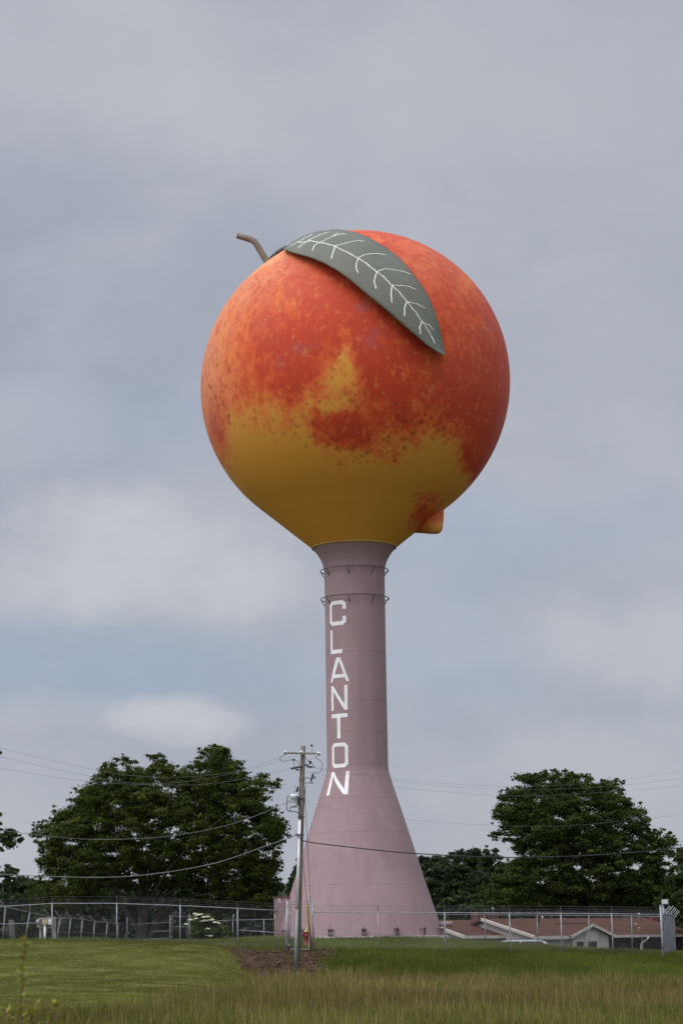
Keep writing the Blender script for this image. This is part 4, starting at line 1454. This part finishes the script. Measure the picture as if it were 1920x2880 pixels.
    h = P(826, 2222, -.12).z - zt
    prof = [(.03, zt + .03)]
    for k in range(5):
        z = zt + .06 + k * h / 5.5
        prof += [(.03, z), (.055, z + .02), (.03, z + .04)]
    prof += [(.02, zt + h), (.03, zt + h + .03), (.005, zt + h + .05)]
    MB().lathe(prof, (Mx.x, Mx.y, 0), 12).build('bushing', CERAM, can, True)
    MB().lathe([(.02, 0), (.05, .03), (.05, .2), (.02, .26)], P(834, 2228, -.1), 10, Vector((.3, 0, 1))).build('surge_arrester', DARKMET, can, True)
    for dx in (-.1, .0, .1):
        MB().box((Mx.x + dx, Mx.y - r - .02, zt - .16), (.03, .05, .10)).build('lid_clamp', DARKMET, can)
    MB().box((Mx.x + r + .03, Mx.y + .02, (zt + zb) / 2), (.10, .10, zt - zb - .1)).build('mounting_bracket', DARKMET, can)
    MB().tube([P(818, 2252, -.3), P(812, 2255, -.3), P(813, 2258, -.32), P(818, 2259, -.34), P(826, 2256, -.36), P(834, 2248, -.3)], .010, 5).build('ground_lead', DARKMET, can, True)
    jumper([(812, 2239, -.2), (809, 2240, -.2), (808, 2252, -.2), (806, 2268, -.2), (806, 2275, -.2), (809, 2280, -.2), (820, 2282, -.2), (834, 2284, -.2), (841, 2288, -.17), (843, 2295, -.16), (842, 2306, -.17)], .020)
    jumper([(836, 2270, -.2), (826, 2270, -.2), (816, 2271, -.2), (815, 2280, -.2)], .016)
    MB().tube([P(809, 2238, -.2), P(836, 2237, -.2)], .016, 6).build('hanger_rod', GALV, t)
    # conduit riser: white plastic above, grey steel below
    dx = -.012
    def face(y, f): 
        q = b.lerp(tp, (2736 - y) / 638)
        return q + Vector((-.05, -.145 + .05 * f, 0))
    MB().tube([face(2560, .35), face(2308, .7)], .062, 12).build('white_conduit', WHITEP, t, True)
    MB().tube([face(2738, .1) , face(2560, .35) + Vector((0, .01, 0))], .068, 12).build('steel_guard', noisy('guard_steel', (.22, .235, .23), (.33, .345, .34), 5, .6, 0, .15, (1, 1, .2)), t, True)
    MB().tube([P(859, 2209, -.02), P(850, 2340, .02), P(846, 2480, .0), P(843, 2600, .0), P(841, 2720, .0)], .012, 5).build('ground_wire', BLACK, t)
    for y in (2248, 2300, 2350):
        q = b.lerp(tp, (2736 - y) / 638)
        MB().lathe([(.152, -.02), (.152, .02)], q, 16).build('strap', DARKMET, t)
    MB().tube([P(829, 2346, -.2), P(848, 2348, -.2)], .03, 6).build('cable_clamp', DARKMET, t)
    MB().tube([P(847, 2340, -.15), P(851, 2358, -.15), P(850, 2378, -.1)], .012, 5).build('drip_loop', BLACK, t, True)
    return t


def smooth3(pts, k=4):
    """Catmull-Rom through 3-tuples"""
    P = [pts[0]] + list(pts) + [pts[-1]]
    out = []
    for i in range(1, len(P) - 2):
        p0, p1, p2, p3 = [np.array(q, float) for q in P[i - 1:i + 3]]
        for j in range(k):
            t = j / k
            out.append(tuple(.5 * ((2 * p1) + (-p0 + p2) * t + (2 * p0 - 5 * p1 + 4 * p2 - p3) * t * t + (-p0 + 3 * p1 - 3 * p2 + p3) * t ** 3)))
    out.append(tuple(pts[-1]))
    return out


build_pole()

# ------------------------------------------------------------------ overhead lines
def line(label, pts, r, Ya, Yb, mat=None, name='power_line'):
    x0, x1 = pts[0][0], pts[-1][0]
    P = smooth3([(x, y, 0) for x, y in pts], 6)
    w = [at(x, y, Ya + (Yb - Ya) * (x - x0) / (x1 - x0)) for x, y, _ in P]
    o = MB().tube(w, r, 5).build(name, mat or CABLE, None, True, w[0])
    tag(o, label, 'power line' if name == 'power_line' else 'cable', 'overhead lines strung from the utility pole')


line('topmost power line sagging from the left edge to the crossarm tip', [(-420, 1985), (-200, 2052), (5, 2105), (274, 2167), (411, 2184), (548, 2184), (680, 2165), (803, 2122)], .0058, 92, 97.8)
line('second power line from the top on the left, ending behind the pole head', [(-420, 2015), (-200, 2076), (5, 2129), (247, 2182), (384, 2203), (521, 2198), (686, 2168), (847, 2120)], .0058, 92, 97.8)
line('third power line on the left, passing the pole to the right arm tip', [(-420, 2080), (-200, 2123), (0, 2160), (219, 2195), (384, 2206), (548, 2207), (686, 2190), (823, 2158), (893, 2126)], .0058, 92, 97.8)
line('neutral line in the middle of the left span crossing the big tree', [(-400, 2255), (-200, 2301), (0, 2335), (219, 2359), (351, 2360), (466, 2353), (603, 2330), (713, 2297), (812, 2254), (842, 2240)], .012, 92, 97.9)
line('lowest and thickest cable on the left, sagging low across the big tree', [(-400, 2415), (-200, 2444), (0, 2459), (274, 2468), (439, 2457), (603, 2428), (740, 2382), (834, 2349)], .017, 92, 97.8, noisy('grey_cable', (.15, .155, .165), (.21, .215, .225), 1, .6), 'telephone_cable')
line('topmost faint power line on the right span above the round tree', [(886, 2158), (1040, 2182), (1160, 2196), (1305, 2207), (1451, 2211), (1596, 2207), (1742, 2194), (1920, 2166), (2200, 2110)], .0040, 97.8, 104)
line('second faint power line on the right span just under the topmost', [(884, 2160), (1040, 2188), (1160, 2203), (1305, 2215), (1499, 2220), (1693, 2213), (1920, 2188), (2200, 2136)], .0040, 97.8, 104)
line('third power line of the right span grazing the crown of the round tree', [(856, 2170), (1020, 2202), (1160, 2219), (1402, 2238), (1596, 2234), (1790, 2221), (1920, 2207), (2200, 2168)], .0040, 97.9, 104)
line('right hand neutral line crossing the middle of the round tree', [(858, 2256), (1000, 2286), (1160, 2307), (1354, 2320), (1499, 2325), (1645, 2319), (1824, 2301), (1920, 2288), (2200, 2240)], .0040, 97.9, 104)
line('black cable sagging across the front of the tower cone to the right edge', [(835, 2350), (850, 2363), (864, 2367), (893, 2372), (960, 2380), (1060, 2391), (1160, 2400), (1354, 2410), (1499, 2411), (1693, 2404), (1920, 2383), (2200, 2340)], .024, 97.7, 104, BLACK, 'telephone_cable')

# guy wires
def guy(label, pts, Ya, Yb, guard=None):
    w = []
    y0, y1 = pts[0][1], pts[-1][1]
    for x, y in pts: w.append(at(x, y, Ya + (Yb - Ya) * (y - y0) / (y1 - y0)))
    t = thing('guy_wire', label, 'guy wire', w[-1])
    MB().tube([w[0], w[-1]], .011, 5).build('steel_strand', DARKMET, t)
    if guard:
        d = (w[-1] - w[0])
        MB().tube([w[0] + d * guard, w[-1] + d * .004], .045, 10).build('yellow_guard', YELLOWP, t, True)
    MB().lathe([(.04, -.35), (.04, .05), (.07, .07), (.07, .1), (.02, .12)], w[-1], 10).build('anchor_rod', noisy('rusty_anchor', (.20, .12, .07), (.30, .2, .12), 4, .8), t)


guy('guy wire ending in a bright yellow plastic guard beside the walk gate', [(845, 2352), (877, 2683)], 98.1, 104.2, .575)
guy('long bare guy wire dropping from high on the pole beside the yellow guarded one', [(855, 2205), (882, 2686)], 98.1, 104.0)

# ------------------------------------------------------------------ small things in the yard
def build_hydrant():
    Y = 110.5
    c = at(862, 2652, Y)
    g_ = ground(c.x, c.y)
    zt = at(862, 2611, Y).z
    t = thing('fire_hydrant', 'small red hydrant with a pale yellow top seen through the walk gate', 'hydrant', (c.x, c.y, g_))
    H = zt - g_
    MB().lathe([(.15, 0), (.15, .06), (.10, .08), (.10, H * .72), (.15, H * .74), (.15, H * .80), (.11, H * .82)], (c.x, c.y, g_), 20).build('barrel', REDP, t, True)
    MB().lathe([(.115, H * .80), (.12, H * .84), (.10, H * .93), (.05, H * .98), (.035, H * .985), (.035, H * 1.04)], (c.x, c.y, g_), 20).build('bonnet', noisy('pale_yellow_paint', (.48, .42, .16), (.56, .50, .22), 4, .5), t, True)
    for s in (-1, 1):
        MB().lathe([(.06, .08), (.06, .19), (.075, .19), (.075, .23), (.02, .24)], (c.x, c.y, g_ + H * .62), 12, Vector((s, 0, 0))).build('outlet_cap', REDP, t, True)
    MB().lathe([(.08, .08), (.08, .17), (.10, .17), (.10, .22), (.02, .23)], (c.x, c.y, g_ + H * .60), 12, Vector((0, -1, 0))).build('pumper_cap', REDP, t, True)


build_hydrant()


def build_clods():
    rg = np.random.default_rng(5)
    n = 5200
    Y = 92.5 + rg.random(n) * 15
    P = 630 + rg.random(n) * 320
    k = rg.random(n) < dirt_mask(P, Y) * (.45 + .5 * wob(P, Y, 1.3)).clip(.05, 1)
    Y, P = Y[k], P[k]
    X = X_(P, Y)
    n = len(Y)
    c = np.stack([X, Y, ground_np(X, Y) + .01], -1)
    s = .025 + .09 * rg.random(n) ** 2.2
    d = np.array([[1, 0, 0], [0, 1, 0], [-1, 0, 0], [0, -1, 0], [0, 0, .7], [0, 0, -.7]], float)
    V = (c[:, None, :] + d[None] * s[:, None, None] * (.6 + .8 * rg.random((n, 6, 1)))).reshape(-1, 3)
    f = np.array([[0, 1, 4], [1, 2, 4], [2, 3, 4], [3, 0, 4], [1, 0, 5], [2, 1, 5], [3, 2, 5], [0, 3, 5]])
    F = (f[None] + (np.arange(n) * 6)[:, None, None]).reshape(-1, 3)
    col = np.array([[.07, .042, .028], [.10, .062, .042], [.05, .032, .024], [.14, .10, .07]])[rg.integers(0, 4, n)]
    o = mesh_np('soil_clods', V, 3, GRASS, None, (0, 100, 1), np.repeat(col, 6, 0), False, F)
    tag(o, 'brown clods of bare earth between the pole and the walk gate', 'soil', kind='stuff')


build_clods()


def build_panel():
    Y = 109.5
    P = lambda x, y, d=0: at(x, y, Y + d)
    t = thing('electrical_panel', 'electrical meter panel with tan and white boxes on posts behind the left fence', 'meter panel', P(130, 2652))
    wood = noisy('grey_timber', (.22, .215, .21), (.33, .32, .31), 4, .85, .3, 0, (2, 2, .2))
    for x, w in ((114.5, .10), (153.5, .15)):
        a, b = P(x, 2656), P(x, 2581)
        MB().box((a + b) / 2, (w, .11, (b - a).length)).build('timber_post', wood, t)
    for y in (2583, 2608):
        a, b = P(110, y, -.075), P(158, y, -.075)
        MB().box((a + b) / 2, ((b - a).length, .04, .085)).build('cross_rail', wood, t)
    def bx(nm, x0, x1, y0, y1, d, mat, dp=.18):
        a, b = P(x0, y1, d), P(x1, y0, d)
        return MB().box(((a.x + b.x) / 2, a.y, (a.z + b.z) / 2), (b.x - a.x, dp, b.z - a.z)).build(nm, mat, t)
    o = bx('tan_box', 119.5, 135, 2586, 2600.5, -.2, noisy('tan_enclosure', (.50, .38, .24), (.56, .43, .28), 5, .6))
    o = bx('white_box', 137, 146.5, 2585.5, 2600.5, -.2, WHITEP)
    bx('backboard', 118, 157, 2582, 2607, -.04, noisy('dark_board', (.10, .10, .105), (.16, .16, .165), 5, .8), .025)
    a = P(107.5, 2593, -.15)
    MB().lathe([(.09, 0), (.10, .03), (.10, .12), (.07, .18), (.01, .19)], a, 16, Vector((0, -1, 0))).build('meter', noisy('meter_glass', (.25, .24, .22), (.35, .34, .31), 5, .3), t, True)
    MB().box(a + Vector((.02, .06, -.05)), (.16, .12, .40)).build('meter_socket', noisy('grey_socket', (.26, .25, .23), (.34, .33, .31), 5, .6), t)
    MB().tube([P(127.5, 2656, -.2), P(126.5, 2601, -.2)], .055, 10).build('white_riser_pipe', WHITEP, t, True)
    MB().tube([P(119, 2640, -.1), P(124, 2610, -.12)], .02, 6).build('conduit', GALV, t)


build_panel()


def build_post():
    a, b = at(37, 2655, 118), at(33, 2587, 118)
    t = MB().tube([a, a.lerp(b, .5), b - Vector((0, 0, .05)), b], [.16, .15, .14, .11], 10).build('timber_post', noisy('old_grey_timber', (.13, .125, .12), (.22, .21, .2), 4, .9, .4, 0, (1, 1, .2)), None, True, a)
    tag(t, 'stout weathered grey wooden post behind the fence at the far left', 'post')


build_post()


def build_floodlight():
    a = at(1869.5, 2690, 116)
    a.z = ground(a.x, a.y)
    t = thing('floodlight', 'pale boxy floodlight on a thin mast behind the right fence corner', 'floodlight', a)
    h = at(1867.5, 2543, 116)
    MB().tube([a, Vector((a.x, a.y, h.z))], .05, 8).build('mast', GALV, t, True)
    hh = at(1868, 2536.5, 116)
    lb = MB().box(hh, (.30, .22, .24)).build('lamp_housing', noisy('pale_housing', (.50, .51, .50), (.60, .61, .60), 4, .5), t)
    MB().box(hh + Vector((0, -.115, -.01)), (.24, .02, .17)).build('lens', noisy('lens_glass', (.55, .56, .55), (.66, .66, .64), 4, .2), lb)
    MB().tube([at(1872, 2566, 116), at(1868, 2556, 116)], .03, 6).build('stay', GALV, t)


build_floodlight()

# ------------------------------------------------------------------ the house
def shingle_mat():
    n = NT('brown_shingles')
    z = n.pos()
    c = n.mix(n.rng(n.noise(1.1, 6, .6, (1, 1, 3)), .3, .7), (.078, .036, .025), (.112, .054, .037))
    c = n.mix(n.math('MULTIPLY', n.rng(n.noise(6, 4, .7, (1, 1, 6)), .45, .7), .5), c, (.065, .034, .028))
    n.set('Base Color', c); n.set('Roughness', .95); n.set('Specular IOR Level', .1)
    n.bump(n.noise(5, 3, .6, (1, 1, 8)), .4, .03)
    return n.m


def siding_mat():
    n = NT('cream_siding')
    w = n.N.new('ShaderNodeTexWave'); w.bands_direction = 'Z'; w.wave_type = 'BANDS'; w.wave_profile = 'SAW'
    w.inputs['Scale'].default_value = 1.25
    n.L.new(n.vec(), w.inputs[0])
    n.set('Base Color', n.mix(n.rng(n.noise(1.5, 5), .3, .7), (.56, .515, .47), (.64, .59, .545)))
    n.set('Roughness', .7)
    n.bump(w.outputs['Fac'], .8, .03)
    return n.m


def build_house():
    phi = rad(24)
    e = Vector((math.cos(phi), math.sin(phi), 0)); d = Vector((-math.sin(phi), math.cos(phi), 0))
    E0 = at(1503, 2634, 146)
    gz = .15
    t = thing('house', 'low ranch house with brown shingle roof and cream gable behind the right yard', 'house', (E0.x, E0.y, gz))
    SH, SD = shingle_mat(), siding_mat()
    TRIM = noisy('cream_trim', (.50, .46, .40), (.60, .55, .48), 3, .6)
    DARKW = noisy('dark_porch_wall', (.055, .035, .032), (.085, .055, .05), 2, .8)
    GLASS = noisy('dark_window_glass', (.02, .025, .028), (.045, .05, .055), 2, .15)
    def W(o, a, b, z): return Vector((o.x, o.y, 0)) + e * a + d * b + Vector((0, 0, z))
    def block(mb, o, a0, a1, b0, b1, z0, z1):
        vs = [W(o, a, b, z) for a in (a0, a1) for b in (b0, b1) for z in (z0, z1)]
        mb.add(vs, [(0, 1, 3, 2), (4, 6, 7, 5), (0, 4, 5, 1), (2, 3, 7, 6), (0, 2, 6, 4), (1, 5, 7, 3)])
    def quad_slab(mb, pts, th=.10):
        n_ = (pts[1] - pts[0]).cross(pts[2] - pts[0]).normalized()
        if n_.z < 0: n_ = -n_
        lo = [p - n_ * th for p in pts]
        m = len(pts)
        fs = [tuple(range(m)), tuple(range(2 * m - 1, m - 1, -1))]
        for i in range(m): fs.append((i, i + m, (i + 1) % m + m, (i + 1) % m))
        mb.add(list(pts) + lo, fs)
    def gable_roof(o, L, D, ez, rz, ov=.0):
        mb = MB()
        quad_slab(mb, [W(o, 0, 0, ez), W(o, L, 0, ez), W(o, L, D, rz), W(o, 0, D, rz)])
        quad_slab(mb, [W(o, 0, D, rz), W(o, L, D, rz), W(o, L, 2 * D, ez), W(o, 0, 2 * D, ez)])
        return mb
    def fascia(mb, p, q, h=.20, th=.05, drop=.02):
        u = (q - p).normalized()
        s = Vector((0, 0, 1)).cross(u)
        s = s.normalized() * th
        up_ = Vector((0, 0, .03)); dn = Vector((0, 0, -h))
        f = -s
        vs = [p + up_ + f, q + up_ + f, q + dn + f, p + dn + f, p + up_, q + up_, q + dn, p + dn]
        mb.add(vs, [(0, 1, 2, 3), (7, 6, 5, 4), (0, 4, 5, 1), (3, 2, 6, 7), (0, 3, 7, 4), (1, 5, 6, 2)])
    D = 7.3
    ez = E0.z
    rz = at(1388, 2584, 146 + D * math.cos(phi)).z
    L = 12.6
    rm = gable_roof(E0, L, D, ez, rz).build('roof', SH, t)
    fm = MB()
    fascia(fm, W(E0, 0, 0, ez), W(E0, 2.55, 0, ez), .19)
    fascia(fm, W(E0, 5.75, 0, ez), W(E0, L, 0, ez), .13)
    fm.build('eave_trim', TRIM, t)
    # left rake board, broad and pale
    rk = MB()
    a, b = W(E0, 0, 0, ez), W(E0, 0, D, rz)
    for (p, q) in ((a, b),):
        vs = [p + e * .03 + Vector((0, 0, .06)), q + e * .03 + Vector((0, 0, .06)), q - e * .10 + Vector((0, 0, .05)), p - e * .10 + Vector((0, 0, .05)),
              p + e * .03 + Vector((0, 0, -.13)), q + e * .03 + Vector((0, 0, -.13)), q - e * .10 + Vector((0, 0, -.13)), p - e * .10 + Vector((0, 0, -.13))]
        rk.add(vs, [(0, 1, 2, 3), (7, 6, 5, 4), (0, 4, 5, 1), (3, 2, 6, 7), (0, 3, 7, 4), (1, 5, 6, 2)])
    rk.build('rake_board', TRIM, t)
    # walls
    wl = MB()
    block(wl, E0, .4, 2.9, .5, 2 * D - .5, gz, ez - .14)
    wl.build('wall', SD, t)
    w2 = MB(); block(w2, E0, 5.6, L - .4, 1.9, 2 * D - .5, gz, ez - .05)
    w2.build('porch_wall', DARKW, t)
    gw = MB()
    gw.add([W(E0, .3, .52, ez - .14), W(E0, .3, 2 * D - .52, ez - .14), W(E0, .3, D, rz - .16)], [(0, 1, 2)])
    gw.build('gable_end', SD, t)
    # projecting front gable
    ga, gb, gp = 2.5, 5.75, 4.10
    gzp = at(1667, 2599, 146 + 1.7).z
    mb = MB()
    back = 3.2
    quad_slab(mb, [W(E0, ga, -.35, ez + .01), W(E0, gp, -.35, gzp), W(E0, gp, back, gzp), W(E0, ga, back, ez + .01)], .08)
    quad_slab(mb, [W(E0, gp, -.35, gzp), W(E0, gb, -.35, ez + .01), W(E0, gb, back, ez + .01), W(E0, gp, back, gzp)], .08)
    mb.build('gable_roof', SH, t)
    tm = MB()
    fascia(tm, W(E0, ga - .05, -.36, ez), W(E0, gp, -.36, gzp), .16)
    fascia(tm, W(E0, gp, -.36, gzp), W(E0, gb + .05, -.36, ez), .16)
    tm.build('gable_trim', TRIM, t)
    fw = MB()
    fa, fb_ = ga + .28, gb - .32
    fw.add([W(E0, fa, 0, gz), W(E0, fb_, 0, gz), W(E0, fb_, 0, ez - .02), W(E0, gp, 0, gzp - .14), W(E0, fa, 0, ez - .02),
            W(E0, fa, 2, gz), W(E0, fb_, 2, gz), W(E0, fb_, 2, ez - .02), W(E0, gp, 2, gzp - .14), W(E0, fa, 2, ez - .02)],
           [(0, 1, 2, 3, 4), (9, 8, 7, 6, 5), (0, 5, 6, 1), (1, 6, 7, 2), (2, 7, 8, 3), (3, 8, 9, 4), (4, 9, 5, 0)])
    fw.build('gable_wall', SD, t)
    bay = MB(); block(bay, E0, 3.62, 4.62, -.10, .03, gz, ez + .30)
    bay.build('bay_panel', SD, t)
    for a0, a1 in ((3.02, 3.52), (3.80, 4.45), ):
        fr = MB(); bb = -.10 if a0 > 3.6 else 0
        block(fr, E0, a0 - .07, a1 + .07, bb - .05, bb + .0, ez - 1.5, ez - .28)
        f_ = fr.build('window', TRIM, t)
        gl = MB(); block(gl, E0, a0, a1, bb - .065, bb - .045, ez - 1.43, ez - .36)
        gl.build('pane', GLASS, f_)
    # columns, beam and downspout of the porch
    for a0 in (8.1, 10.6):
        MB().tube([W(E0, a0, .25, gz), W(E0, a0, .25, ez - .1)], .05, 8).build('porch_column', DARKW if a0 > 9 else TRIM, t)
    MB().tube([W(E0, 8.4, -.1, ez - .1), W(E0, 8.35, .0, ez - .25), W(E0, 7.92, .1, ez - .55), W(E0, 7.9, .1, ez - .65), W(E0, 7.9, .1, gz)], .045, 8).build('downspout', WHITEP, t, True)
    for a0 in (6.4, 7.3):
        q = MB(); block(q, E0, a0, a0 + .55, 1.84, 1.9, ez - 1.55, ez - .5)
        q.build('porch_window', GLASS, t)
    # roof fittings
    slope = (rz - ez) / D
    def roofp(a, b_): return W(E0, a, b_, ez + b_ * slope)
    def find(px, py):
        best = None
        for ia in range(0, 64):
            for ib in range(0, 36):
                q = roofp(ia * .2, ib * .2)
                v = q - CAM
                z_ = v.dot(FWD)
                x_, y_ = CX + F_PX * v.dot(RIGHT) / z_, CY - F_PX * v.dot(UP) / z_
                dd = (x_ - px) ** 2 + (y_ - py) ** 2
                if best is None or dd < best[0]: best = (dd, q)
        return best[1]
    for (px, py, r, h, mat) in ((1526, 2594, .05, .35, WHITEP), (1514, 2595, .06, .28, DARKMET), (1788, 2606, .07, .2, WHITEP), (1796, 2619, .05, .25, WHITEP), (1797, 2586, .05, .4, WHITEP)):
        q = find(px, py)
        MB().lathe([(r, -.1), (r, h * .8), (r * 1.35, h * .82), (r * 1.35, h), (.01, h + .02)], q, 10).build('vent_pipe', mat, rm, True)
    q = find(1836, 2588)
    MB().box(q + Vector((0, 0, .12)), (.50, .4, .36), phi).build('roof_vent', noisy('red_vent', (.16, .03, .025), (.20, .045, .035), 3, .7), rm)
    q0, q1 = find(1560, 2600), find(1648, 2598)
    MB().tube([q0 + Vector((0, 0, .05)), q1 + Vector((0, 0, .05))], .035, 6).build('ridge_strip', noisy('dark_strip', (.05, .03, .03), (.07, .045, .04), 3, .8), rm)
    # left wing, set back, with its own parallel roof
    E1 = at(1306, 2633, 149)
    e1z = E1.z
    D1 = 6.6
    r1z = at(1200, 2588, 149 + D1 * math.cos(phi)).z
    rr = gable_roof(E1, 12.0, D1, e1z, r1z).build('wing_roof', SH, t)
    fm = MB(); fascia(fm, W(E1, 0, 0, e1z), W(E1, 6.5, 0, e1z), .16); fm.build('wing_eave_trim', TRIM, t)
    rk = MB()
    p, q = W(E1, 0, 0, e1z), W(E1, 0, D1, r1z)
    vs = [p + e * .03 + Vector((0, 0, .05)), q + e * .03 + Vector((0, 0, .05)), q - e * .08 + Vector((0, 0, .04)), p - e * .08 + Vector((0, 0, .04)),
          p + e * .03 + Vector((0, 0, -.16)), q + e * .03 + Vector((0, 0, -.16)), q - e * .08 + Vector((0, 0, -.16)), p - e * .08 + Vector((0, 0, -.16))]
    rk.add(vs, [(0, 1, 2, 3), (7, 6, 5, 4), (0, 4, 5, 1), (3, 2, 6, 7), (0, 3, 7, 4), (1, 5, 6, 2)])
    rk.build('wing_rake_board', TRIM, t)
    wl = MB(); block(wl, E1, .4, 8, .5, 2 * D1 - .5, gz, e1z - .08); wl.build('wing_wall', SD, t)
    gw = MB(); gw.add([W(E1, .3, .4, e1z - .1), W(E1, .3, 2 * D1 - .4, e1z - .1), W(E1, .3, D1, r1z - .14)], [(0, 1, 2)]); gw.build('wing_gable_end', SD, t)
    q = W(E1, 1.2, D1 - .3, r1z)
    ch = MB().box(q + Vector((3.2, 0, .15)), (1.6, 1.0, .55), phi).build('chimney', noisy('chimney_brick', (.10, .04, .035), (.16, .07, .055), 4, .9), rr)
    MB().lathe([(.05, 0), (.05, .5), (.09, .52), (.09, .6), (.01, .66)], at(1386, 2580, 152), 10).build('flue', GALV, rm, True)


build_house()


def build_car():
    Y = 139.0
    c = at(1446, 2650, Y)
    g_ = at(1460, 2643, Y).z - 1.72
    t = thing('parked_car', 'white parked car half hidden by the grass crest in front of the house', 'car', (c.x, c.y, g_))
    rot = rad(8)
    # side profile (along, height) with a tumblehome in width
    prof = [(-2.3, .45), (-2.35, .85), (-2.2, 1.02), (-1.35, 1.12), (-.65, 1.66), (-.2, 1.72), (1.2, 1.71), (1.75, 1.60), (2.25, 1.08), (2.35, .9), (2.3, .42)]
    def body(inset, pr, z0=None):
        mb = MB()
        vs, n = [], len(pr)
        for s in (-1, 1):
            for (a, h) in pr:
                w = .92 - (.18 * max(0, (h - 1.0)) / .7) - inset
                vs.append(Vector((c.x, c.y, g_)) + Matrix.Rotation(rot, 3, 'Z') @ Vector((a, s * w, h)))
        fs = [tuple(range(n - 1, -1, -1)), tuple(range(n, 2 * n))]
        for i in range(n): fs.append((i, (i + 1) % n, (i + 1) % n + n, i + n))
        return mb.add(vs, fs)
    body(0, prof).build('body', noisy('white_car_paint', (.66, .67, .68), (.74, .75, .76), 2, .3), t)
    gl = noisy('car_glass', (.02, .022, .025), (.03, .033, .036), 2, .1)
    R_ = Matrix.Rotation(rot, 3, 'Z')
    o = Vector((c.x, c.y, g_))
    def gq(nm, pts):
        vs = [o + R_ @ Vector(p) for p in pts]
        MB().add(vs, [tuple(range(len(vs)))]).build(nm, gl, t)
    gq('windscreen', [(-1.30, -.78, 1.165), (-1.30, .78, 1.165), (-.70, .66, 1.635), (-.70, -.66, 1.635)])
    gq('rear_window', [(2.19, -.76, 1.16), (2.19, .76, 1.16), (1.80, .68, 1.565), (1.80, -.68, 1.565)])
    for s in (-1, 1):
        w1, w2 = s * .895, s * .765
        gq('side_window', [(-1.0, w1, 1.16), (.15, w1, 1.16), (.15, w2, 1.62), (-.55, w2, 1.62)])
        gq('side_window', [(.25, w1, 1.16), (1.85, w1, 1.16), (1.55, w2, 1.60), (.25, w2, 1.62)])
        for a in (-1.45, 1.45):
            q = o + R_ @ Vector((a, s * .80, .34))
            wh = MB().lathe([(.2, -.1), (.34, -.1), (.35, 0), (.34, .1), (.2, .1)], q, 20, R_ @ Vector((0, s, 0))).build('wheel', BLACK, t, True)
            MB().lathe([(.01, .09), (.2, .105), (.21, .08)], q, 16, R_ @ Vector((0, s, 0))).build('rim', GALV, wh)


build_car()

# ------------------------------------------------------------------ near weed, out of focus at the lower left
def build_weed():
    rng = np.random.default_rng(77)
    Y = 17.0
    b = at(60, 2990, Y)
    b.z = ground(b.x, b.y)
    t = thing('roadside_weed', 'blurred slim reddish weed stem with pale leaves close up at the lower left', 'weed', b)
    stems = [[(58, 3000), (60, 2850), (62, 2760), (66, 2700), (70, 2650)], [(62, 3000), (30, 2900), (14, 2840)], [(60, 3000), (110, 2920), (150, 2860), (160, 2820)], [(60, 2960), (90, 2880), (96, 2830)]]
    sm = noisy('red_weed_stem', (.10, .045, .035), (.14, .065, .045), 20, .8)
    V, cc = [], []
    for k, s in enumerate(stems):
        w = [at(x, y, Y + k * .08) for x, y in s]
        MB().tube(w, [.007, .006, .005, .004, .003][:len(w)], 6).build('stem', sm, t, True)
        for _ in range(90 if k == 0 else 50):
            f = rng.random() * (len(w) - 1)
            i = int(f); p = np.array(w[i].lerp(w[min(i + 1, len(w) - 1)], f - i))
            d = rng.normal(size=3); d[2] = abs(d[2]) * .6; d /= np.linalg.norm(d)
            L_ = .045 + .05 * rng.random()
            sd = np.cross(d, [0, 0, 1.0]); sd /= np.linalg.norm(sd) + 1e-6
            V += [p, p + d * L_ * .5 + sd * L_ * .22, p + d * L_, p + d * L_ * .5 - sd * L_ * .22]
            cl_ = np.array([.26, .26, .05]) if rng.random() < .8 else np.array([.22, .13, .06])
            cc += [cl_] * 4
    mesh_np('leaves', np.array(V), 4, LEAF, t, None, np.array(cc))


build_weed()
